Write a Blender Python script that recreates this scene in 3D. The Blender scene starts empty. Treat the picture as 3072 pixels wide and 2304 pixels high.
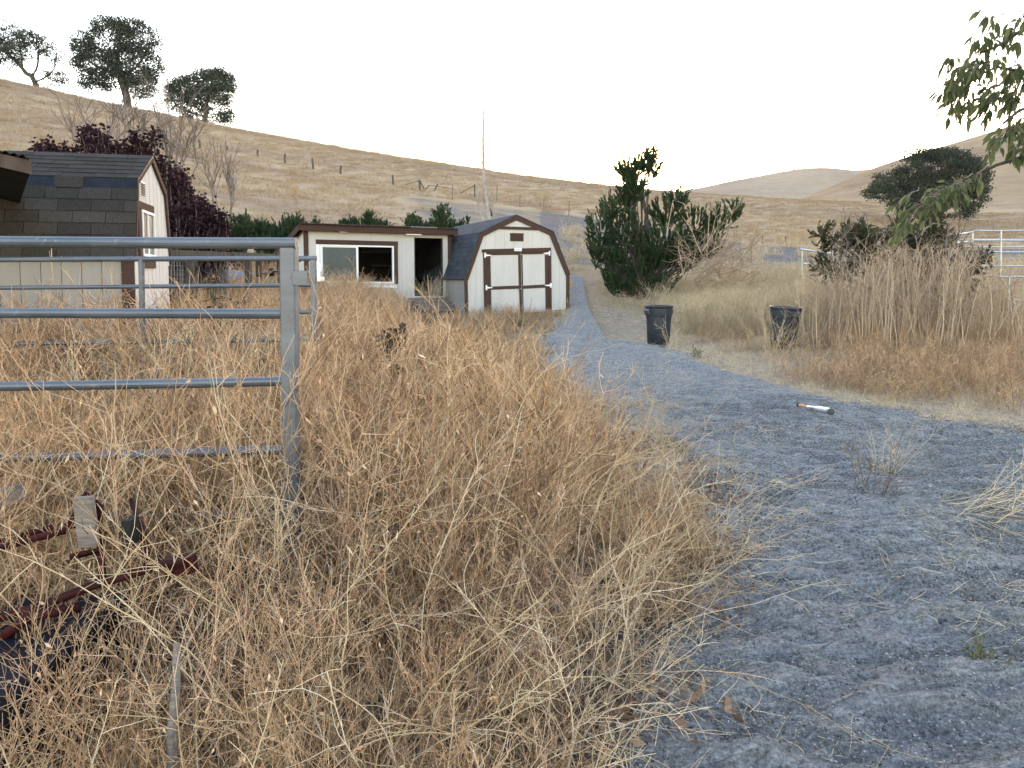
import bpy, math, random
import numpy as np
from mathutils import Vector, Matrix
rng = np.random.default_rng(7)
random.seed(7)
SC = bpy.context.scene
COL = SC.collection

# ------------------------------------------------------------------ camera, sky, sun, exposure
F, PP, HOR, CAMZ = 2235.0, 1001.0, 845.0, 1.6          # focal length and principal row in photo pixels
PITCH = math.atan((PP - HOR) / F)
cam = bpy.data.cameras.new('camera')
cam.sensor_width = 36.0
cam.lens = F / 3072 * 36
cam.shift_y = -(1152 - PP) / 3072
cam.clip_start = 0.05
cam.clip_end = 9000
camo = bpy.data.objects.new('camera', cam)
COL.objects.link(camo)
camo.location = (0, 0, CAMZ)
camo.rotation_euler = (math.pi / 2 - PITCH, 0, 0)
SC.camera = camo

SUN_EL, SUN_AZ = math.radians(10.0), math.radians(11.0)   # low sun behind the hill, a little right of straight ahead
world = bpy.data.worlds.new('World')
SC.world = world
world.use_nodes = True
wn = world.node_tree
bg = wn.nodes['Background']
sky = wn.nodes.new('ShaderNodeTexSky')
sky.sky_type = 'NISHITA'
sky.sun_disc = False
sky.sun_elevation = SUN_EL
sky.sun_rotation = SUN_AZ
sky.air_density = 1.3
sky.dust_density = 0.7
sky.ozone_density = 0.9
tint = wn.nodes.new('ShaderNodeMix'); tint.data_type = 'RGBA'; tint.blend_type = 'MULTIPLY'; tint.inputs[0].default_value = 1.0
tint.inputs[7].default_value = (1.09, .95, .98, 1)
wn.links.new(sky.outputs[0], tint.inputs[6]); wn.links.new(tint.outputs[2], bg.inputs[0])
bg.inputs[1].default_value = 0.15
sun = bpy.data.lights.new('sun', 'SUN')
sun.energy = 0.15
sun.angle = math.radians(35)
sun.color = (1.0, 0.86, 0.66)
suno = bpy.data.objects.new('sun', sun)
COL.objects.link(suno)
sd = Vector((math.sin(SUN_AZ) * math.cos(SUN_EL), math.cos(SUN_AZ) * math.cos(SUN_EL), math.sin(SUN_EL)))
suno.rotation_euler = sd.to_track_quat('Z', 'Y').to_euler()
SC.view_settings.view_transform = 'Standard'
SC.view_settings.look = 'None'
SC.view_settings.exposure = 2.9
SC.view_settings.gamma = 1
SC.view_settings.use_curve_mapping = False
SC.render.engine = 'CYCLES'
SC.cycles.use_denoising = True
SC.cycles.max_bounces = 4
SC.cycles.diffuse_bounces = 3
SC.cycles.transparent_max_bounces = 6

# ------------------------------------------------------------------ photo pixel -> world
cp_, sp_ = math.cos(PITCH), math.sin(PITCH)
def U(px, py, Y):
    """world point seen at photo pixel (px, py) at depth Y metres north of the camera"""
    u = (px - 1536) / F
    v = (PP - py) / F
    k = cp_ + v * sp_
    return Vector((u / k * Y, Y, CAMZ + (v * cp_ - sp_) / k * Y))
def zof(px, py, Y):
    return U(px, py, Y).z
def onwall(px, py, origin, ang):
    """pixel -> (local x, z) on the vertical plane through origin running along angle ang"""
    d = U(px, py, 1.0) - Vector((0, 0, CAMZ))
    sx, sy = math.cos(ang), math.sin(ang)
    # t*d.xy = origin + a*s
    det = d.x * (-sy) - d.y * (-sx)
    t = (origin[0] * (-sy) - origin[1] * (-sx)) / det
    a = (d.x * origin[1] - d.y * origin[0]) / (-det) if False else ((t * d.x - origin[0]) * sx + (t * d.y - origin[1]) * sy)
    return a, CAMZ + t * d.z

# ------------------------------------------------------------------ terrain height
KP = np.array([-2600, -1200, -600, 0, 400, 800, 1200, 1600, 2000, 2400, 2800, 3200, 4000, 5600], float)
def row(Y, ys):
    return np.array([zof(1536, y, Y) for y in ys])
YK = np.array([0, 4, 8, 14, 18, 22, 32, 48, 70, 120, 160, 300], float)
one = np.ones(len(KP))
z120 = row(120, [-260, -60, 80, 212, 308, 389, 457, 518, 563, 590, 606, 600, 560, 500])
ZT = np.array([
    0 * one, 0 * one, 0.03 * one,
    [.25, .25, .25, .25, .25, .25, .26, .27, .27, .34, .36, .38, .4, .4],
    [.4, .4, .4, .4, .4, .4, .4, .42, .45, .62, .85, .95, 1, 1],
    [.6, .55, .52, .5, .5, .5, .5, .55, .6, 1.0, 1.55, 1.7, 1.8, 2],
    row(32, [300, 420, 500, 560, 620, 690, 730, 765, 782, 795, 795, 795, 780, 770]),
    row(48, [160, 280, 360, 430, 500, 570, 625, 668, 702, 738, 742, 738, 720, 700]),
    row(70, [20, 150, 235, 330, 405, 485, 558, 625, 660, 692, 690, 685, 660, 640]),
    z120, z120 - 8, z120 - 45])
# dense smoothed table in (log distance, bearing)
NS, NB = 240, 220
s_of = lambda y: np.log(np.maximum(y, 0) + 5.0)
S0, S1 = s_of(0.0), s_of(300.0)
sg = np.linspace(S0, S1, NS)
yg = np.exp(sg) - 5.0
pg = np.linspace(KP[0], KP[-1], NB)
tmp = np.array([[np.interp(y, YK, ZT[:, j]) for j in range(len(KP))] for y in yg])
TAB = np.array([np.interp(pg, KP, tmp[i]) for i in range(NS)])
def blur(a, n, ax):
    k = np.exp(-0.5 * (np.arange(-2 * n, 2 * n + 1) / n) ** 2); k /= k.sum()
    pad = [(0, 0), (0, 0)]; pad[ax] = (2 * n, 2 * n)
    b = np.pad(a, pad, mode='edge')
    return np.apply_along_axis(lambda r: np.convolve(r, k, 'valid'), ax, b)
TAB = blur(blur(TAB, 4, 0), 5, 1)
def vnoise(x, y, seed=0):
    """smooth value noise 0..1"""
    xi = np.floor(x).astype(np.int64); yi = np.floor(y).astype(np.int64)
    fx = x - xi; fy = y - yi
    fx = fx * fx * (3 - 2 * fx); fy = fy * fy * (3 - 2 * fy)
    def h(a, b):
        n = (a * 374761393 + b * 668265263 + seed * 982451653) & 0x7fffffff
        n = ((n ^ (n >> 13)) * 1274126177) & 0x7fffffff
        return ((n ^ (n >> 16)) & 0xffff) / 65535.0
    return (h(xi, yi) * (1 - fx) + h(xi + 1, yi) * fx) * (1 - fy) + (h(xi, yi + 1) * (1 - fx) + h(xi + 1, yi + 1) * fx) * fy
def fbm(x, y, o=4, seed=0):
    t = 0; a = .5; 
    for i in range(o):
        t = t + a * vnoise(x * 2 ** i, y * 2 ** i, seed + i); a *= .5
    return t
def H(x, y):
    x = np.asarray(x, float); y = np.asarray(y, float)
    p = 1536 + F * x / np.maximum(y, 6.0)
    p = np.clip(p, KP[0], KP[-1])
    s = (s_of(np.clip(y, 0, 299)) - S0) / (S1 - S0) * (NS - 1)
    q = (p - pg[0]) / (pg[-1] - pg[0]) * (NB - 1)
    i = np.clip(s.astype(int), 0, NS - 2); j = np.clip(q.astype(int), 0, NB - 2)
    fs = s - i; fq = q - j
    z = (TAB[i, j] * (1 - fs) + TAB[i + 1, j] * fs) * (1 - fq) + (TAB[i, j + 1] * (1 - fs) + TAB[i + 1, j + 1] * fs) * fq
    z = z + (fbm(x * .16 + 3, y * .16, 3, 5) - .43) * np.clip(y * .005, .03, .30)
    z = z + (fbm(x * 1.3, y * 1.3, 3, 9) - .43) * .06
    return z
def h1(x, y):
    return float(H(np.array([x]), np.array([y]))[0])
def G(px, py):
    """where the photo pixel meets the ground (march along the ray)"""
    d = U(px, py, 1.0) - Vector((0, 0, CAMZ))
    ys = np.exp(np.linspace(math.log(.8), math.log(150), 900))
    dz = CAMZ + ys * d.z - H(ys * d.x, ys)
    k = np.where(dz < 0)[0]
    k = k[0] if len(k) else len(ys) - 1
    y = ys[k]
    return (y * d.x, y)

# ------------------------------------------------------------------ mesh helpers
def mesh_np(name, V, faces_list, attrs=None, smooth=False):
    """V (n,3); faces_list: list of int arrays (m,k)"""
    me = bpy.data.meshes.new(name)
    V = np.asarray(V, np.float32)
    me.vertices.add(len(V)); me.vertices.foreach_set('co', V.ravel())
    loops = np.concatenate([f.ravel() for f in faces_list]).astype(np.int32)
    counts = np.concatenate([np.full(len(f), f.shape[1]) for f in faces_list])
    starts = np.concatenate([[0], np.cumsum(counts)[:-1]]).astype(np.int32)
    me.loops.add(len(loops)); me.loops.foreach_set('vertex_index', loops)
    me.polygons.add(len(counts)); me.polygons.foreach_set('loop_start', starts)
    if smooth:
        me.polygons.foreach_set('use_smooth', np.ones(len(counts), bool))
    for k, a in (attrs or {}).items():
        at = me.attributes.new(k, 'FLOAT', 'POINT'); at.data.foreach_set('value', np.asarray(a, np.float32))
    me.update(); me.validate()
    return me
def link(name, me, mat=None, parent=None, loc=None, rot=None):
    o = bpy.data.objects.new(name, me)
    COL.objects.link(o)
    if mat is not None and me is not None and not me.materials:
        me.materials.append(mat)
    if parent is not None: o.parent = parent
    if loc is not None: o.location = loc
    if rot is not None: o.rotation_euler = rot
    return o
def thing(name, label, cat, loc=(0, 0, 0), rz=0.0, group=None):
    o = bpy.data.objects.new(name, None); COL.objects.link(o)
    o.empty_display_size = .2
    o.location = loc; o.rotation_euler = (0, 0, rz)
    o['label'] = label; o['category'] = cat
    if group: o['group'] = group
    return o
def tag(o, label, cat, group=None):
    o['label'] = label; o['category'] = cat
    if group: o['group'] = group
    return o
def kind(o, k):
    o['kind'] = k; return o
class MB:
    def __init__(s): s.v = []; s.f = []
    def add(s, vs, fs):
        b = len(s.v); s.v += [tuple(v) for v in vs]; s.f += [tuple(i + b for i in f) for f in fs]; return s
    def box(s, x0, x1, y0, y1, z0, z1):
        v = [(x, y, z) for z in (z0, z1) for y in (y0, y1) for x in (x0, x1)]
        return s.add(v, [(0, 2, 3, 1), (4, 5, 7, 6), (0, 1, 5, 4), (2, 6, 7, 3), (0, 4, 6, 2), (1, 3, 7, 5)])
    def prism(s, pts, y0, y1):
        """polygon in x,z extruded along y"""
        n = len(pts)
        v = [(p[0], y0, p[1]) for p in pts] + [(p[0], y1, p[1]) for p in pts]
        return s.add(v, [tuple(range(n)), tuple(range(2 * n - 1, n - 1, -1))] + [(i, i + n, (i + 1) % n + n, (i + 1) % n) for i in range(n)])
    def hexa(s, p):
        return s.add(p, [(0, 2, 3, 1), (4, 5, 7, 6), (0, 1, 5, 4), (2, 6, 7, 3), (0, 4, 6, 2), (1, 3, 7, 5)])
    def tube(s, pts, r, n=8, cap=True):
        pts = [Vector(p) for p in pts]
        rs = r if isinstance(r, (list, tuple)) else [r] * len(pts)
        rings = []
        for i, p in enumerate(pts):
            t = (pts[min(i + 1, len(pts) - 1)] - pts[max(i - 1, 0)]).normalized()
            a = Vector((0, 0, 1)) if abs(t.z) < .9 else Vector((1, 0, 0))
            u = t.cross(a).normalized(); w = t.cross(u)
            rings.append([p + (u * math.cos(2 * math.pi * k / n) + w * math.sin(2 * math.pi * k / n)) * rs[i] for k in range(n)])
        vs = [q for ring in rings for q in ring]; fs = []
        for i in range(len(pts) - 1):
            for k in range(n):
                fs.append((i * n + k, i * n + (k + 1) % n, (i + 1) * n + (k + 1) % n, (i + 1) * n + k))
        if cap: fs += [tuple(range(n - 1, -1, -1)), tuple(range((len(pts) - 1) * n, len(pts) * n))]
        return s.add(vs, fs)
    def lathe(s, prof, n=24, axis='z', c=(0, 0, 0)):
        vs = []
        for r, z in prof:
            for k in range(n):
                a = 2 * math.pi * k / n
                if axis == 'z': vs.append((c[0] + r * math.cos(a), c[1] + r * math.sin(a), c[2] + z))
                else: vs.append((c[0] + z, c[1] + r * math.cos(a), c[2] + r * math.sin(a)))
        fs = []
        for i in range(len(prof) - 1):
            for k in range(n):
                fs.append((i * n + k, i * n + (k + 1) % n, (i + 1) * n + (k + 1) % n, (i + 1) * n + k))
        return s.add(vs, fs)
    def mesh(s, name, smooth=False):
        me = bpy.data.meshes.new(name); me.from_pydata(s.v, [], s.f); me.update()
        if smooth: me.polygons.foreach_set('use_smooth', [True] * len(me.polygons))
        return me
    def build(s, name, mat, parent=None, smooth=False, bevel=0.0, **k):
        o = link(name, s.mesh(name, smooth), mat, parent, **k)
        if bevel:
            m = o.modifiers.new('bevel', 'BEVEL'); m.width = bevel; m.segments = 1; m.limit_method = 'ANGLE'
        return o
def copy_thing(o, loc=None, rot=None, label=None, parent=None):
    c = o.copy(); COL.objects.link(c)
    if parent is not None: c.parent = parent
    if loc is not None: c.location = loc
    if rot is not None: c.rotation_euler = rot
    if label: c['label'] = label
    for ch in list(o.children):
        copy_thing(ch, parent=c)
    return c

# ------------------------------------------------------------------ materials
class NT:
    def __init__(s, name):
        s.m = bpy.data.materials.new(name); s.m.use_nodes = True
        s.t = s.m.node_tree; s.b = s.t.nodes['Principled BSDF']; s.out = s.t.nodes['Material Output']
    def n(s, typ, **k):
        nd = s.t.nodes.new(typ)
        for a, v in k.items(): setattr(nd, a, v)
        return nd
    def l(s, a, b): s.t.links.new(a, b)
    def coord(s, kind='Object', scale=(1, 1, 1)):
        if kind == 'World':
            g = s.n('ShaderNodeNewGeometry'); src = g.outputs['Position']
        else:
            g = s.n('ShaderNodeTexCoord'); src = g.outputs[kind]
        m = s.n('ShaderNodeMapping'); m.inputs['Scale'].default_value = scale
        s.l(src, m.inputs['Vector']); return m.outputs[0]
    def noise(s, vec, scale, detail=5, rough=.6, dist=0):
        n = s.n('ShaderNodeTexNoise'); n.inputs['Scale'].default_value = scale
        n.inputs['Detail'].default_value = detail; n.inputs['Roughness'].default_value = rough
        n.inputs['Distortion'].default_value = dist
        s.l(vec, n.inputs['Vector']); return n.outputs['Fac']
    def ramp(s, fac, stops):
        r = s.n('ShaderNodeValToRGB'); e = r.color_ramp.elements
        while len(e) < len(stops): e.new(.5)
        for q, (p, c) in zip(e, stops):
            q.position = p; q.color = (c, c, c, 1) if isinstance(c, (int, float)) else (*c, 1)
        s.l(fac, r.inputs[0]); return r.outputs[0]
    def mix(s, fac, a, b, mode='MIX'):
        m = s.n('ShaderNodeMix', data_type='RGBA', blend_type=mode)
        for i, v in ((0, fac), (6, a), (7, b)):
            sock = m.inputs[i]
            if hasattr(v, 'links'): s.l(v, sock)
            elif isinstance(v, (int, float)): sock.default_value = v if i == 0 else (v, v, v, 1)
            else: sock.default_value = (*v, 1)
        return m.outputs[2]
    def math(s, op, a, b=0.0):
        m = s.n('ShaderNodeMath', operation=op)
        for sock, v in ((m.inputs[0], a), (m.inputs[1], b)):
            if hasattr(v, 'links'): s.l(v, sock)
            else: sock.default_value = v
        return m.outputs[0]
    def bump(s, fac, strength=.3, dist=.02):
        b = s.n('ShaderNodeBump'); b.inputs['Strength'].default_value = strength; b.inputs['Distance'].default_value = dist
        s.l(fac, b.inputs['Height']); s.l(b.outputs[0], s.b.inputs['Normal'])
    def fin(s, color, rough=.85, metal=0, spec=.3):
        if hasattr(color, 'links'): s.l(color, s.b.inputs['Base Color'])
        else: s.b.inputs['Base Color'].default_value = (*color, 1)
        if hasattr(rough, 'links'): s.l(rough, s.b.inputs['Roughness'])
        else: s.b.inputs['Roughness'].default_value = rough
        s.b.inputs['Metallic'].default_value = metal
        s.b.inputs['Specular IOR Level'].default_value = spec
        return s.m
def simple(name, c1, c2, scale=6, rough=.8, stretch=(1, 1, 1), bump=.15, bd=.005, metal=0, spec=.08, lo=.3, hi=.7, kindc='Object', rnd=0.0):
    t = NT(name); v = t.coord(kindc, stretch); f = t.noise(v, scale)
    col = t.ramp(f, [(lo, c1), (hi, c2)])
    if rnd:
        oi = t.n('ShaderNodeObjectInfo')
        col = t.mix(1.0, col, t.ramp(oi.outputs['Random'], [(0, 1 - rnd), (1, 1 + 0)]), 'MULTIPLY')
    if bump: t.bump(t.noise(v, scale * 4, 6), bump, bd)
    return t.fin(col, rough, metal, spec)
def painted(name, c, dirt, rough=.6, wear=.62, sc=3.0, stretch=(1, 1, .25)):
    t = NT(name); v = t.coord('Object', stretch)
    f = t.noise(v, sc, 8, .65); g = t.noise(t.coord('Object', (1, 1, 1)), sc * 9, 6, .7)
    c1 = t.mix(t.ramp(f, [(.42, 0), (.75, .55)]), c, tuple(x * .78 for x in c))
    c2 = t.mix(t.ramp(g, [(wear, 0), (wear + .07, .8)]), c1, dirt)
    t.bump(g, .12, .004)
    return t.fin(c2, .9, 0, .06)
M = {}
M['white_siding'] = painted('white_siding', (.50, .485, .46), (.33, .29, .23), .7)
M['gray_shaded_siding'] = painted('gray_shaded_siding', (.31, .295, .28), (.25, .22, .18), .7)  # darker copy of the white siding; side walls' shade put into the colour
M['brown_trim'] = painted('brown_trim', (.065, .040, .032), (.16, .13, .11), .6, .60, 4, (1, 1, 1))
M['dark_wood'] = simple('dark_wood', (.035, .026, .022), (.09, .07, .06), 8, .85, (1, 1, .3))
M['shingle'] = simple('shingle', (.033, .031, .029), (.068, .062, .056), 60, .95, bump=.5, bd=.004, rnd=.35)
M['shingle_blue'] = simple('shingle_blue', (.035, .042, .055), (.07, .08, .10), 50, .9, bump=.4, bd=.004, rnd=.35)
M['underlay'] = simple('underlay', (.010, .013, .022), (.018, .023, .034), 10, .5, bump=.1)
M['vinyl'] = simple('vinyl', (.72, .73, .74), (.82, .82, .82), 8, .35, bump=.02)
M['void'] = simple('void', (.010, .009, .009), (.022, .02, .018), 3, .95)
M['galv'] = simple('galvanised_steel', (.30, .33, .36), (.45, .48, .5), 14, .38, metal=.75, bump=.1, spec=.5)
M['translucent'] = simple('fibreglass', (.8, .8, .78), (.85, .85, .83), 8, .5, bump=.02)
M['tin_dark'] = simple('rusty_tin', (.035, .03, .03), (.10, .075, .065), 12, .6, metal=.3)
M['weathered'] = simple('weathered_wood', (.12, .105, .095), (.25, .22, .195), 10, .9, (1, 8, 8), bump=.4)
M['post_wood'] = simple('post_wood', (.05, .042, .035), (.13, .11, .09), 10, .9, (4, 4, 1), bump=.4)
M['bark'] = simple('oak_bark', (.035, .032, .028), (.09, .08, .07), 5, .95, bump=.6, bd=.05)
M['twig'] = simple('bare_twig', (.13, .11, .10), (.24, .20, .18), 20, .9, bump=.1)
M['palebark'] = simple('pale_bark', (.20, .17, .16), (.42, .38, .36), 8, .9, bump=.2)
M['can'] = simple('black_plastic', (.012, .016, .024), (.028, .034, .046), 5, .42, bump=.05, spec=.5)
M['red_paint'] = simple('red_paint', (.018, .006, .007), (.055, .014, .014), 12, .5, bump=.1)
M['tub'] = simple('dark_tub', (.006, .008, .012), (.014, .017, .026), 7, .5, bump=.1)
M['black'] = simple('black_rubber', (.012, .012, .012), (.03, .03, .03), 20, .6, bump=.1)
M['grip'] = simple('orange_grip', (.45, .20, .10), (.60, .32, .18), 30, .7, bump=.1)
M['silver'] = simple('scuffed_silver', (.22, .23, .25), (.62, .63, .65), 9, .35, metal=.5, spec=.5)
M['tarp'] = simple('gray_tarp', (.07, .08, .10), (.15, .16, .18), 3, .7, bump=.5, bd=.04)
def glassmat():
    t = NT('dusty_glass'); v = t.coord('Object'); f = t.noise(v, 2.2, 6, .6)
    return t.fin(t.ramp(f, [(.3, (.02, .034, .038)), (.75, (.07, .095, .10))]), t.ramp(f, [(.3, .3), (.8, .5)]), 0, .4)
M['glass'] = glassmat()
def pipemat(name, a, b, c):
    t = NT(name); v = t.coord('Object', (1, 1, 1)); vs = t.coord('Object', (.5, 3, 3))
    f = t.noise(vs, 3, 8, .7); g = t.noise(v, 22, 5, .7); h = t.noise(v, 90, 3)
    col = t.mix(t.ramp(f, [(.35, 0), (.65, 1)]), a, b)
    col = t.mix(t.ramp(g, [(.60, 0), (.72, .8)]), col, c)
    t.bump(h, .15, .002)
    return t.fin(col, t.ramp(f, [(.3, .33), (.7, .55)]), .35, .5)
M['pipe'] = pipemat('blue_gray_pipe', (.065, .08, .10), (.12, .135, .16), (.21, .215, .225))
M['pipe_post'] = pipemat('worn_post_paint', (.085, .10, .125), (.15, .168, .195), (.03, .034, .042))

def vegmat(name, stops, tints=None, tscale=.5, trans=.25, rough=.8, attr='tone'):
    """stops over the per-stem tone; tints = list of (position, colour) multiplied in by a world-space patch noise"""
    t = NT(name)
    a = t.n('ShaderNodeAttribute', attribute_name=attr)
    col = t.ramp(a.outputs['Fac'], stops)
    if tints:
        w = t.noise(t.coord('World'), tscale, 3, .6)
        col = t.mix(1.0, col, t.ramp(w, tints), 'MULTIPLY')
    t.fin(col, .95, 0, 0.0)
    if trans:
        tr = t.n('ShaderNodeBsdfTranslucent'); t.l(col, tr.inputs[0])
        mx = t.n('ShaderNodeMixShader'); mx.inputs[0].default_value = trans
        t.l(t.b.outputs[0], mx.inputs[1]); t.l(tr.outputs[0], mx.inputs[2]); t.l(mx.outputs[0], t.out.inputs[0])
    return t.m
TINT = [(.30, (.98, .98, .98)), (.44, (1.0, .89, .74)), (.56, (1.0, .88, .82)), (.70, (.90, .93, .90))]
M['weed'] = vegmat('dry_weed', [(0, (.15, .105, .075)), (.3, (.44, .325, .21)), (.65, (.74, .595, .42)), (1, (.88, .79, .61))], TINT, .45, .38)
M['pale_weed'] = vegmat('pale_weed', [(0, (.34, .255, .15)), (.5, (.60, .475, .30)), (1, (.82, .70, .51))], None, .4, .15)
M['reed'] = vegmat('pale_reed', [(0, (.26, .19, .13)), (.5, (.50, .385, .27)), (1, (.72, .60, .45))], None, .4, .15)
M['green_weed'] = vegmat('green_weed', [(0, (.05, .065, .035)), (.5, (.12, .13, .07)), (1, (.25, .23, .13))])
M['oak_leaf'] = vegmat('oak_leaf', [(0, (.026, .038, .028)), (.6, (.05, .066, .046)), (1, (.10, .115, .08))], None, .4, .2)
M['juniper'] = vegmat('juniper_leaf', [(0, (.016, .034, .018)), (.5, (.04, .068, .034)), (.85, (.085, .115, .055)), (1, (.14, .12, .07))], None, .4, .25)
M['juniper_brown'] = vegmat('dying_juniper', [(0, (.035, .034, .022)), (.35, (.085, .068, .045)), (.6, (.04, .062, .03)), (1, (.10, .12, .055))], None, .4, .15)
M['plum'] = vegmat('plum_leaf', [(0, (.018, .011, .014)), (.6, (.045, .022, .030)), (1, (.11, .06, .065))], None, .4, .2)
M['walnut'] = vegmat('walnut_leaf', [(0, (.05, .07, .032)), (.6, (.10, .125, .06)), (1, (.20, .21, .11))], None, .4, .5)
M['thistle_head'] = vegmat('thistle_head', [(0, (.05, .03, .02)), (.5, (.22, .15, .10)), (1, (.62, .54, .44))], None, .4, .1)
M['chip'] = vegmat('gravel_chip', [(0, (.05, .052, .054)), (.5, (.19, .196, .20)), (1, (.36, .36, .35))], None, .4, 0)

def terrain_mat():
    t = NT('dry_hill_soil')
    at = t.n('ShaderNodeAttribute', attribute_name='burnt').outputs['Fac']
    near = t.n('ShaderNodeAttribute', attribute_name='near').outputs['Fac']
    big = t.noise(t.coord('World', (.6, 1.6, 1)), .045, 6, .62, .6)
    mid = t.noise(t.coord('World', (1, 1, 1)), .35, 6, .7)
    fine = t.noise(t.coord('World', (3, 3, 1)), 3.0, 6, .75)
    strk = t.noise(t.coord('World', (.25, 1.6, 2)), 1.6, 5, .7)
    c = t.ramp(big, [(.32, (.235, .172, .132)), (.46, (.345, .26, .17)), (.60, (.38, .287, .183)), (.72, (.255, .188, .14))])
    c = t.mix(1, c, t.ramp(mid, [(.3, .80), (.7, 1.16)]), 'MULTIPLY')
    c = t.mix(1, c, t.ramp(fine, [(.3, .78), (.72, 1.18)]), 'MULTIPLY')
    g = t.ramp(fine, [(.28, (.07, .064, .06)), (.52, (.165, .15, .14)), (.75, (.32, .285, .24))])
    g = t.mix(1, g, t.ramp(strk, [(.35, .7), (.65, 1.2)]), 'MULTIPLY')
    bf = t.math('ADD', at, t.math('MULTIPLY', t.math('SUBTRACT', mid, .5), 2.2))
    c = t.mix(t.ramp(bf, [(.30, 0), (.85, 1)]), c, g)
    soil = t.ramp(fine, [(.3, (.14, .115, .085)), (.55, (.30, .245, .18)), (.75, (.50, .42, .31))])
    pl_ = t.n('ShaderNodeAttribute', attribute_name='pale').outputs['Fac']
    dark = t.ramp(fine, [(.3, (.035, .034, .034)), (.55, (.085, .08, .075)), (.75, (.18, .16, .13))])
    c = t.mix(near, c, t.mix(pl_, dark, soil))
    t.bump(fine, .4, .06)
    return t.fin(c, 1, 0, 0.0)
def gravel_mat():
    t = NT('grey_gravel')
    v = t.coord('World', (1, 1, 1))
    a = t.noise(v, 1.1, 5, .6); b = t.noise(v, 55, 6, .8); r = t.noise(t.coord('World', (1.0, 3.4, 1)), 8, 7, .74, 1.2)
    vor = t.n('ShaderNodeTexVoronoi'); vor.inputs['Scale'].default_value = 85; t.l(v, vor.inputs['Vector'])
    c = t.ramp(b, [(.32, (.065, .067, .068)), (.47, (.29, .30, .302)), (.62, (.48, .49, .49)), (.78, (.70, .69, .67))])
    c = t.mix(1, c, t.ramp(r, [(.3, .50), (.7, 1.42)]), 'MULTIPLY')  # ripple shade put into the colour: hollows darkened, crests lightened
    c = t.mix(1, c, t.ramp(a, [(.3, .85), (.7, 1.15)]), 'MULTIPLY')
    c = t.mix(t.ramp(a, [(.5, 0), (.8, .45)]), c, (.20, .18, .165))
    s = t.noise(t.coord('World', (1, 1, 1)), 2.3, 6, .7)
    c = t.mix(t.ramp(s, [(.60, 0), (.75, .4)]), c, (.34, .29, .20))
    hgt = t.math('ADD', t.math('MULTIPLY', r, 1.2), t.math('MULTIPLY', vor.outputs['Distance'], .5))
    hgt = t.math('ADD', hgt, t.math('MULTIPLY', b, .5))
    t.bump(hgt, 1.0, .05)
    return t.fin(c, 1, 0, 0.03)
M['terrain'] = terrain_mat()
M['gravel'] = gravel_mat()
def farmat(name, c1, c2, c3, sc):
    t = NT(name); v = t.coord('World', (1, 1, 2.5)); f = t.noise(v, sc, 7, .65, .5); g = t.noise(v, sc * 14, 5, .7)
    c = t.ramp(f, [(.3, c1), (.5, c2), (.7, c3)])
    c = t.mix(1, c, t.ramp(g, [(.3, .86), (.7, 1.12)]), 'MULTIPLY')
    return t.fin(c, 1, 0, 0.0)
M['right_hill'] = farmat('right_hill_grass', (.165, .118, .085), (.265, .195, .123), (.33, .245, .15), .016)
M['far_hill'] = farmat('far_hill_grass', (.22, .165, .12), (.29, .225, .155), (.33, .255, .17), .006)

# ------------------------------------------------------------------ path outline on the ground
D2N = 3072 / 2212
LEFT = [(1238, 604), (1237, 625), (1236, 650), (1205, 690), (1172, 735), (1180, 772), (1240, 815), (1330, 868), (1420, 920), (1500, 985), (1545, 1060), (1555, 1150), (1530, 1250), (1475, 1350), (1410, 1450), (1360, 1550), (1335, 1659)]
RIGHT = [(2212, 935), (2090, 915), (2000, 905), (1850, 880), (1740, 856), (1640, 828), (1560, 800), (1500, 772), (1455, 745), (1440, 715), (1400, 690), (1330, 672), (1300, 655), (1283, 630), (1272, 604)]
Lw = [G(x * D2N, y * D2N) for x, y in LEFT]
Rw = [G(x * D2N, y * D2N) for x, y in RIGHT]
top = Lw[0]; topr = Rw[-1]
PATH = np.array([(top[0] - .1, top[1] + .6), ] + Lw + [(.25, 1.0), (.2, -5), (16, -5), (16, 4.0), (9.5, 6.6)] + Rw + [(topr[0] - .2, topr[1] + .4)])
def sdf(poly, x, y):
    """signed distance, positive inside"""
    x = np.asarray(x, float); y = np.asarray(y, float)
    d = np.full(x.shape, 1e9); ins = np.zeros(x.shape, bool); n = len(poly)
    for i in range(n):
        ax, ay = poly[i]; bx, by = poly[(i + 1) % n]
        ex, ey = bx - ax, by - ay
        t = np.clip(((x - ax) * ex + (y - ay) * ey) / (ex * ex + ey * ey + 1e-12), 0, 1)
        d = np.minimum(d, (x - ax - t * ex) ** 2 + (y - ay - t * ey) ** 2)
        c = ((ay > y) != (by > y)) & (x < (bx - ax) * (y - ay) / (by - ay + 1e-12) + ax)
        ins ^= c
    d = np.sqrt(d)
    return np.where(ins, d, -d)
def path_sd(x, y):
    return sdf(PATH, x, y) + (fbm(np.asarray(x) * 1.7, np.asarray(y) * 1.7, 3, 31) - .43) * np.where(np.asarray(y) < 7, .35, .8) + .06
def px_of(x, y):
    return 1536 + F * np.asarray(x) / np.maximum(y, .3)
def py_of(x, y, z):
    return HOR - (np.asarray(z) - CAMZ) * F / np.maximum(y, .3)

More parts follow.
